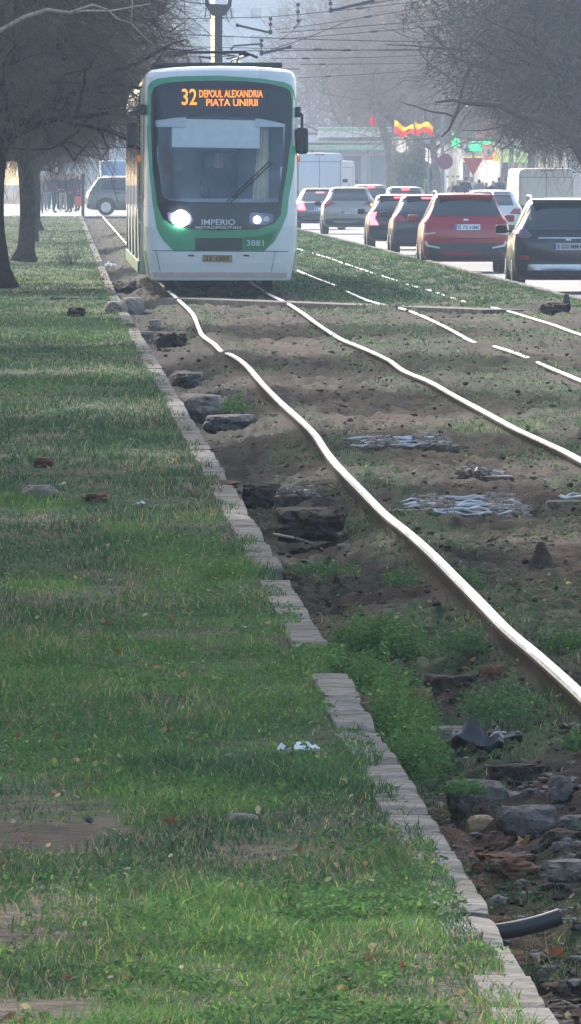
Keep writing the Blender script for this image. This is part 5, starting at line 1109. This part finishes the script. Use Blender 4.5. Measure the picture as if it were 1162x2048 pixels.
k = MB(); k.tube([(0, 0, 0), (0, 0, 1.75)], .065, 10); tag(k.build('bollard_post', 'dark', loc=Vector(((166-581)*470/F, 470, -.05))), 'dark post at the kerb between waiting people and silver car', 'post')
k = MB(); k.tube([(0, 0, 0), (0, 0, 9)], [.09, .06], 10); tag(k.build('lamp_post', 'signwhite', loc=Vector(((236-581)*560/F, 560, -.05))), 'pale thin post left of the tram behind the silver car', 'lamp post')
k = MB(); k.tube([(0, 0, -.05), (0, 0, .12), (0, 0, .2)], [.055, .05, .03], 10); tag(k.build('short_post', 'dark', loc=px(1133, 618)), 'short dark stub post at the road edge on the right', 'post')
# signs and billboards
def box_sign(name, label, x0, x1, y0, y1, d, m, cat='sign', emit=0, kids=()):
    a = pd(x0, y1, d); b = pd(x1, y0, d); e = empty(name, Vector(((a.x+b.x)/2, d, a.z)), 0, label, cat); w = (b.x-a.x)/2; h = b.z-a.z
    k = MB(); k.box(-w, w, 0, .14, 0, h, .02); k.build('sign_box', m, e)
    k = MB(); k.tube([(w*.6, .1, h*.3), (w*.6+1.0, 3.0, h*.3)], .03, 6); k.build('sign_bracket', 'pole', e)
    for (nm, u0, u1, v0, v1, mm) in kids:
        k = MB(); k.box(-w+2*w*u0, -w+2*w*u1, -.012, -.004, h*v0, h*v1); k.build(nm, mm, e)
    return e
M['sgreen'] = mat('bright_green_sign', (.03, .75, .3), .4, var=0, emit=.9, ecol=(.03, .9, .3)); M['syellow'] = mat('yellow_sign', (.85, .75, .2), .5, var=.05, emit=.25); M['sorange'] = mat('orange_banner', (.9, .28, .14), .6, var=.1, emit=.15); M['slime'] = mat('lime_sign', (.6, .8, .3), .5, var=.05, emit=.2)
box_sign('pharmacy_sign', 'bright green stepped sign right of the lamp post', 903, 912, 262, 296, 480, 'sgreen')
box_sign('pharmacy_sign', 'small bright green box sign touching the stepped one', 913, 920, 276, 292, 480, 'sgreen')
box_sign('shop_billboard', 'green white and yellow billboard above the red triangle sign', 925, 965, 278, 325, 500, 'signwhite', kids=[('yellow_band', .02, .98, .02, .28, 'syellow'), ('green_field', .35, .97, .5, .9, 'sgreen'), ('dark_emblem', .12, .5, .42, .62, 'dgreen'), ('orange_edge', .02, .98, .92, .99, 'sorange')])
box_sign('shop_sign', 'red orange and white sign right of the green billboard', 966, 988, 290, 320, 490, 'sorange', kids=[('white_panel', .15, .85, .3, .8, 'signwhite'), ('dark_emblem', .4, .6, .4, .7, 'signred')])
box_sign('shop_sign', 'yellow square sign right of the orange one', 985, 1001, 304, 322, 490, 'syellow')
box_sign('shop_sign', 'green round-cornered sign above the orange one', 966, 982, 275, 288, 495, 'sgreen')
box_sign('shop_sign', 'pale lime sign near the top of the sign cluster', 986, 998, 278, 292, 495, 'slime')
box_sign('shop_sign', 'tall lime sign at the right of the cluster', 1006, 1018, 298, 325, 490, 'slime')
box_sign('shop_sign', 'lime sign with a grey emblem, farthest right in the cluster', 1028, 1056, 288, 325, 480, 'slime', kids=[('grey_emblem', .1, .45, .3, .6, 'pole')])
box_sign('orange_banner', 'big orange banner above the shop signs', 955, 990, 232, 275, 500, 'sorange', cat='banner')
# flags
M['fred'] = mat('flag_red', (.8, .06, .05), .7, var=.05, transl=.5); M['fyel'] = mat('flag_yellow', (.95, .65, .05), .7, var=.05, transl=.5); M['fblue'] = mat('flag_blue', (.03, .06, .3), .7, var=.05, transl=.4)
def flag(label, x0, y0, w, h, tilt, d, cols, seed):
    s = F/d; c = pd(x0, y0, d); e = empty('flag', c, 0, label, 'flag', 'flags above the queue'); n = 12
    for i, m in enumerate(cols):
        V = []
        for a in range(n+1):
            u = a/n
            for v in (0, 1):
                vv = (i+v)/len(cols); V.append((u*w/s, .16*math.sin(u*7+seed)+.05, -vv*h/s*(1-.25*u)-tilt*u/s+.09*math.sin(u*7+seed+v)))
        mobj('flag_stripe', V, [(2*q, 2*q+1, 2*q+3, 2*q+2) for q in range(n)], m, e, smooth=True)
    k = MB(); k.tube([(-.02, .05, -1.2*h/s), (-.02, .05, .1), (.5, .6, 1.0)], .025, 6); k.build('flag_pole', 'pole', e)
flag('yellow and red flag, the middle one of the three', 789, 245, 38, 23, 9, 430, ('fyel', 'fred'), 1)
flag('yellow and red flag farthest right, with a dark tip', 829, 242, 37, 24, 9, 425, ('fyel', 'fred'), 3)
flag('small red flag piece left of the leaning trunk', 738, 236, 13, 15, 2, 440, ('fred',), 5)
for l, x0, y0, x1, y1 in (('pole coloured golden as if sunlit, slanting above the right flag', 846, 238, 858, 208), ('second pole coloured golden as if sunlit, beside the first slanting one', 858, 240, 876, 206)):
    k = MB(); a = pd(x0, y0, 490); b = pd(x1, y1, 490); k.tube([(0, 0, 0), b-a], .05, 8); o = k.build('slanted_pole', 'curtain'); o.location = a; tag(o, l, 'pole', 'slanting flagpoles')  # cream colour put on the poles for sunlit streaks
# ================================================================== BUILDINGS
def building(name, label, x0, x1, d, depth, z1, wall, wins, zb=-.2, winm='wgl', rz=0, roofm='pole'):
    a = (x0-581)*d/F; b = (x1-581)*d/F; e = empty(name, Vector((a, d, zb)), rz, label, 'building'); w = b-a; k = MB(); k.box(0, w, 0, depth, 0, z1); k.build('wall', wall, e)
    k = MB(); k.box(-.3, w+.3, -.3, depth+.3, z1+.003, z1+.4); k.build('roof', roofm, e)
    for (u0, u1, v0, v1) in wins:
        k = MB(); k.box(u0, u1, -.05, -.003, v0, v1); f = k.build('window', 'signwhite', e); k = MB(); k.box(u0+.1, u1-.1, -.07, -.053, v0+.1, v1-.1); k.build('pane', winm, f)
    return e
def wgrid(w, n, floors, z0=3.6, fh=3.1, ww=1.5, wh=1.5): return [(w*(i+.5)/n-ww/2, w*(i+.5)/n+ww/2, z0+f*fh, z0+f*fh+wh) for i in range(n) for f in range(floors)]
building('apartment_block', 'far grey-blue block behind the tram roof, fading into haze', 430, 760, 1300, 14, 34, 'wall', wgrid(18.7, 6, 6))
building('apartment_block', 'far pale block left of the tram, behind the waiting people', 60, 420, 1200, 14, 34, 'wall2', wgrid(18.9, 6, 6))
building('apartment_block', 'far beige block right of the flags, closing the street', 770, 1350, 1350, 14, 34, 'wall2', wgrid(34, 10, 6))
# canopy building, white and green
e = empty('canopy_pavilion', Vector(((600-581)*620/F, 620, -.2)), 0, 'low white and green canopy building behind the white vans', 'building'); s = F/620
def zz(y): return 2.05+(340-y)/s
k = MB(); k.box(-6.0, 4.9, .5, 9, 0, zz(275)); k.build('wall', 'wall', e)
k = MB(); k.box(-6.4, 5.2, -.4, 9.5, zz(285), zz(283)); k.build('canopy_slab', 'signwhite', e)
k = MB(); k.box(1.0, 5.0, -.2, 4, zz(275), zz(254)); k.build('sign_fascia', 'signwhite', e)
M['mint'] = mat('mint_paint', (.4, .62, .42), .5, var=.08)
k = MB(); k.box(1.0, 5.0, -.22, -.203, zz(262), zz(256)); k.build('green_band', 'mint', e); k = MB(); k.box(-6.4, 5.2, -.43, -.403, zz(300), zz(290)); k.build('green_band', 'mint', e)
for q in (-5.5, -3, -1.2, .6, 2.1, 3.6, 4.8):
    k = MB(); k.box(q, q+.14, -.3, -.1, 0, zz(300)); k.build('column', 'pole', e)
for q, mm in ((1.3, 'curtain'), (2.4, 'wgl'), (3.8, 'wgl')):
    k = MB(); k.box(q, q+.9, .44, .497, .4, zz(312)); k.build('window', mm, e)
# shop row along the right pavement
e = empty('shop_building', W(21.5, 480, -.12), .0185, 'beige shop building along the right pavement behind the signs', 'building')
k = MB(); k.box(0, 12, 0, 260, 0, 22); k.build('wall', 'wall2', e)
for f in range(4):
    for i in range(9):
        k = MB(); y = 6+i*8; k.box(-.08, -.003, y, y+4.5, .6+f*3.6, 3.0+f*3.6); k.build('window', 'wgl', e)
for i in range(5):
    k = MB(); y = 4+i*14; k.box(-1.3, -.003, y, y+8, 3.2, 3.35); k.build('awning', 'slime' if i % 2 else 'curtain', e)
for i in range(8):
    k = MB(); k.box(.6+i*1.4, 1.5+i*1.4, -.08, -.003, 4.2, 6); k.build('window', 'wgl', e)
# kiosk/columns seen between trunk and post
e = empty('pavement_fence', Vector(((800-581)*560/F, 560, -.12)), 0, 'pale slatted fence behind the dark hatchbacks', 'fence')
for i in range(12):
    k = MB(); k.box(i*.24, i*.24+.12, 0, .05, 0, 2.1); k.build('fence_post', 'curtain' if i % 3 else 'signwhite', e)
k = MB(); k.box(-.1, 2.9, .055, .09, 1.6, 1.7); k.build('fence_rail', 'pole', e)
# ================================================================== AIR, LIGHT, CAMERA
hz = MB(); hz.box(-1000, 1200, -80, 1550, -1.3, 40); o = hz.build('haze', None); m = bpy.data.materials.new('haze_air'); m.use_nodes = True; N = m.node_tree.nodes; N.clear(); out = N.new('ShaderNodeOutputMaterial'); pv = N.new('ShaderNodeVolumePrincipled')
pv.inputs['Color'].default_value = (.68, .81, 1.0, 1); pv.inputs['Density'].default_value = HAZE; pv.inputs['Anisotropy'].default_value = .0; m.node_tree.links.new(pv.outputs[0], out.inputs['Volume']); o.data.materials.append(m); tag(o, kind='stuff')
sun_el, sun_az = math.radians(27), math.radians(-18)      # azimuth from straight ahead, negative = left
w = bpy.data.worlds.new('World'); sc.world = w; w.use_nodes = True; nt = w.node_tree; bg = nt.nodes['Background']; sky = nt.nodes.new('ShaderNodeTexSky'); sky.sky_type = 'NISHITA'; sky.sun_disc = False
sky.sun_elevation = sun_el; sky.sun_rotation = sun_az; sky.dust_density = 2.5; sky.air_density = 1.2; nt.links.new(sky.outputs[0], bg.inputs[0]); bg.inputs[1].default_value = .15
ld = bpy.data.lights.new('sun', 'SUN'); ld.energy = 2.3; ld.angle = math.radians(.5); ld.color = (1, .95, .87); lo = bpy.data.objects.new('sun', ld); COL.objects.link(lo)
tosun = Vector((math.sin(sun_az)*math.cos(sun_el), math.cos(sun_az)*math.cos(sun_el), math.sin(sun_el))); lo.rotation_euler = tosun.to_track_quat('Z', 'Y').to_euler()
cd = bpy.data.cameras.new('camera'); cam = bpy.data.objects.new('camera', cd); COL.objects.link(cam); cd.sensor_fit = 'VERTICAL'; cd.sensor_height = 36; cd.sensor_width = 36; cd.lens = 36*F/2048; cd.clip_start = 1; cd.clip_end = 6000
cam.location = (0, 0, H); cam.rotation_euler = (math.pi/2-math.atan(684/F), 0, 0); sc.camera = cam
sc.view_settings.view_transform = 'Standard'; sc.view_settings.look = 'None'; sc.view_settings.exposure = EXPO; sc.view_settings.gamma = 1
sc.render.engine = 'CYCLES'; c = sc.cycles; c.use_denoising = True; c.volume_bounces = 1; c.max_bounces = 7; c.diffuse_bounces = 3; c.glossy_bounces = 3; c.transmission_bounces = 4; c.transparent_max_bounces = 12; c.caustics_reflective = False; c.caustics_refractive = False; c.sample_clamp_indirect = 6
bpy.context.view_layer.update()
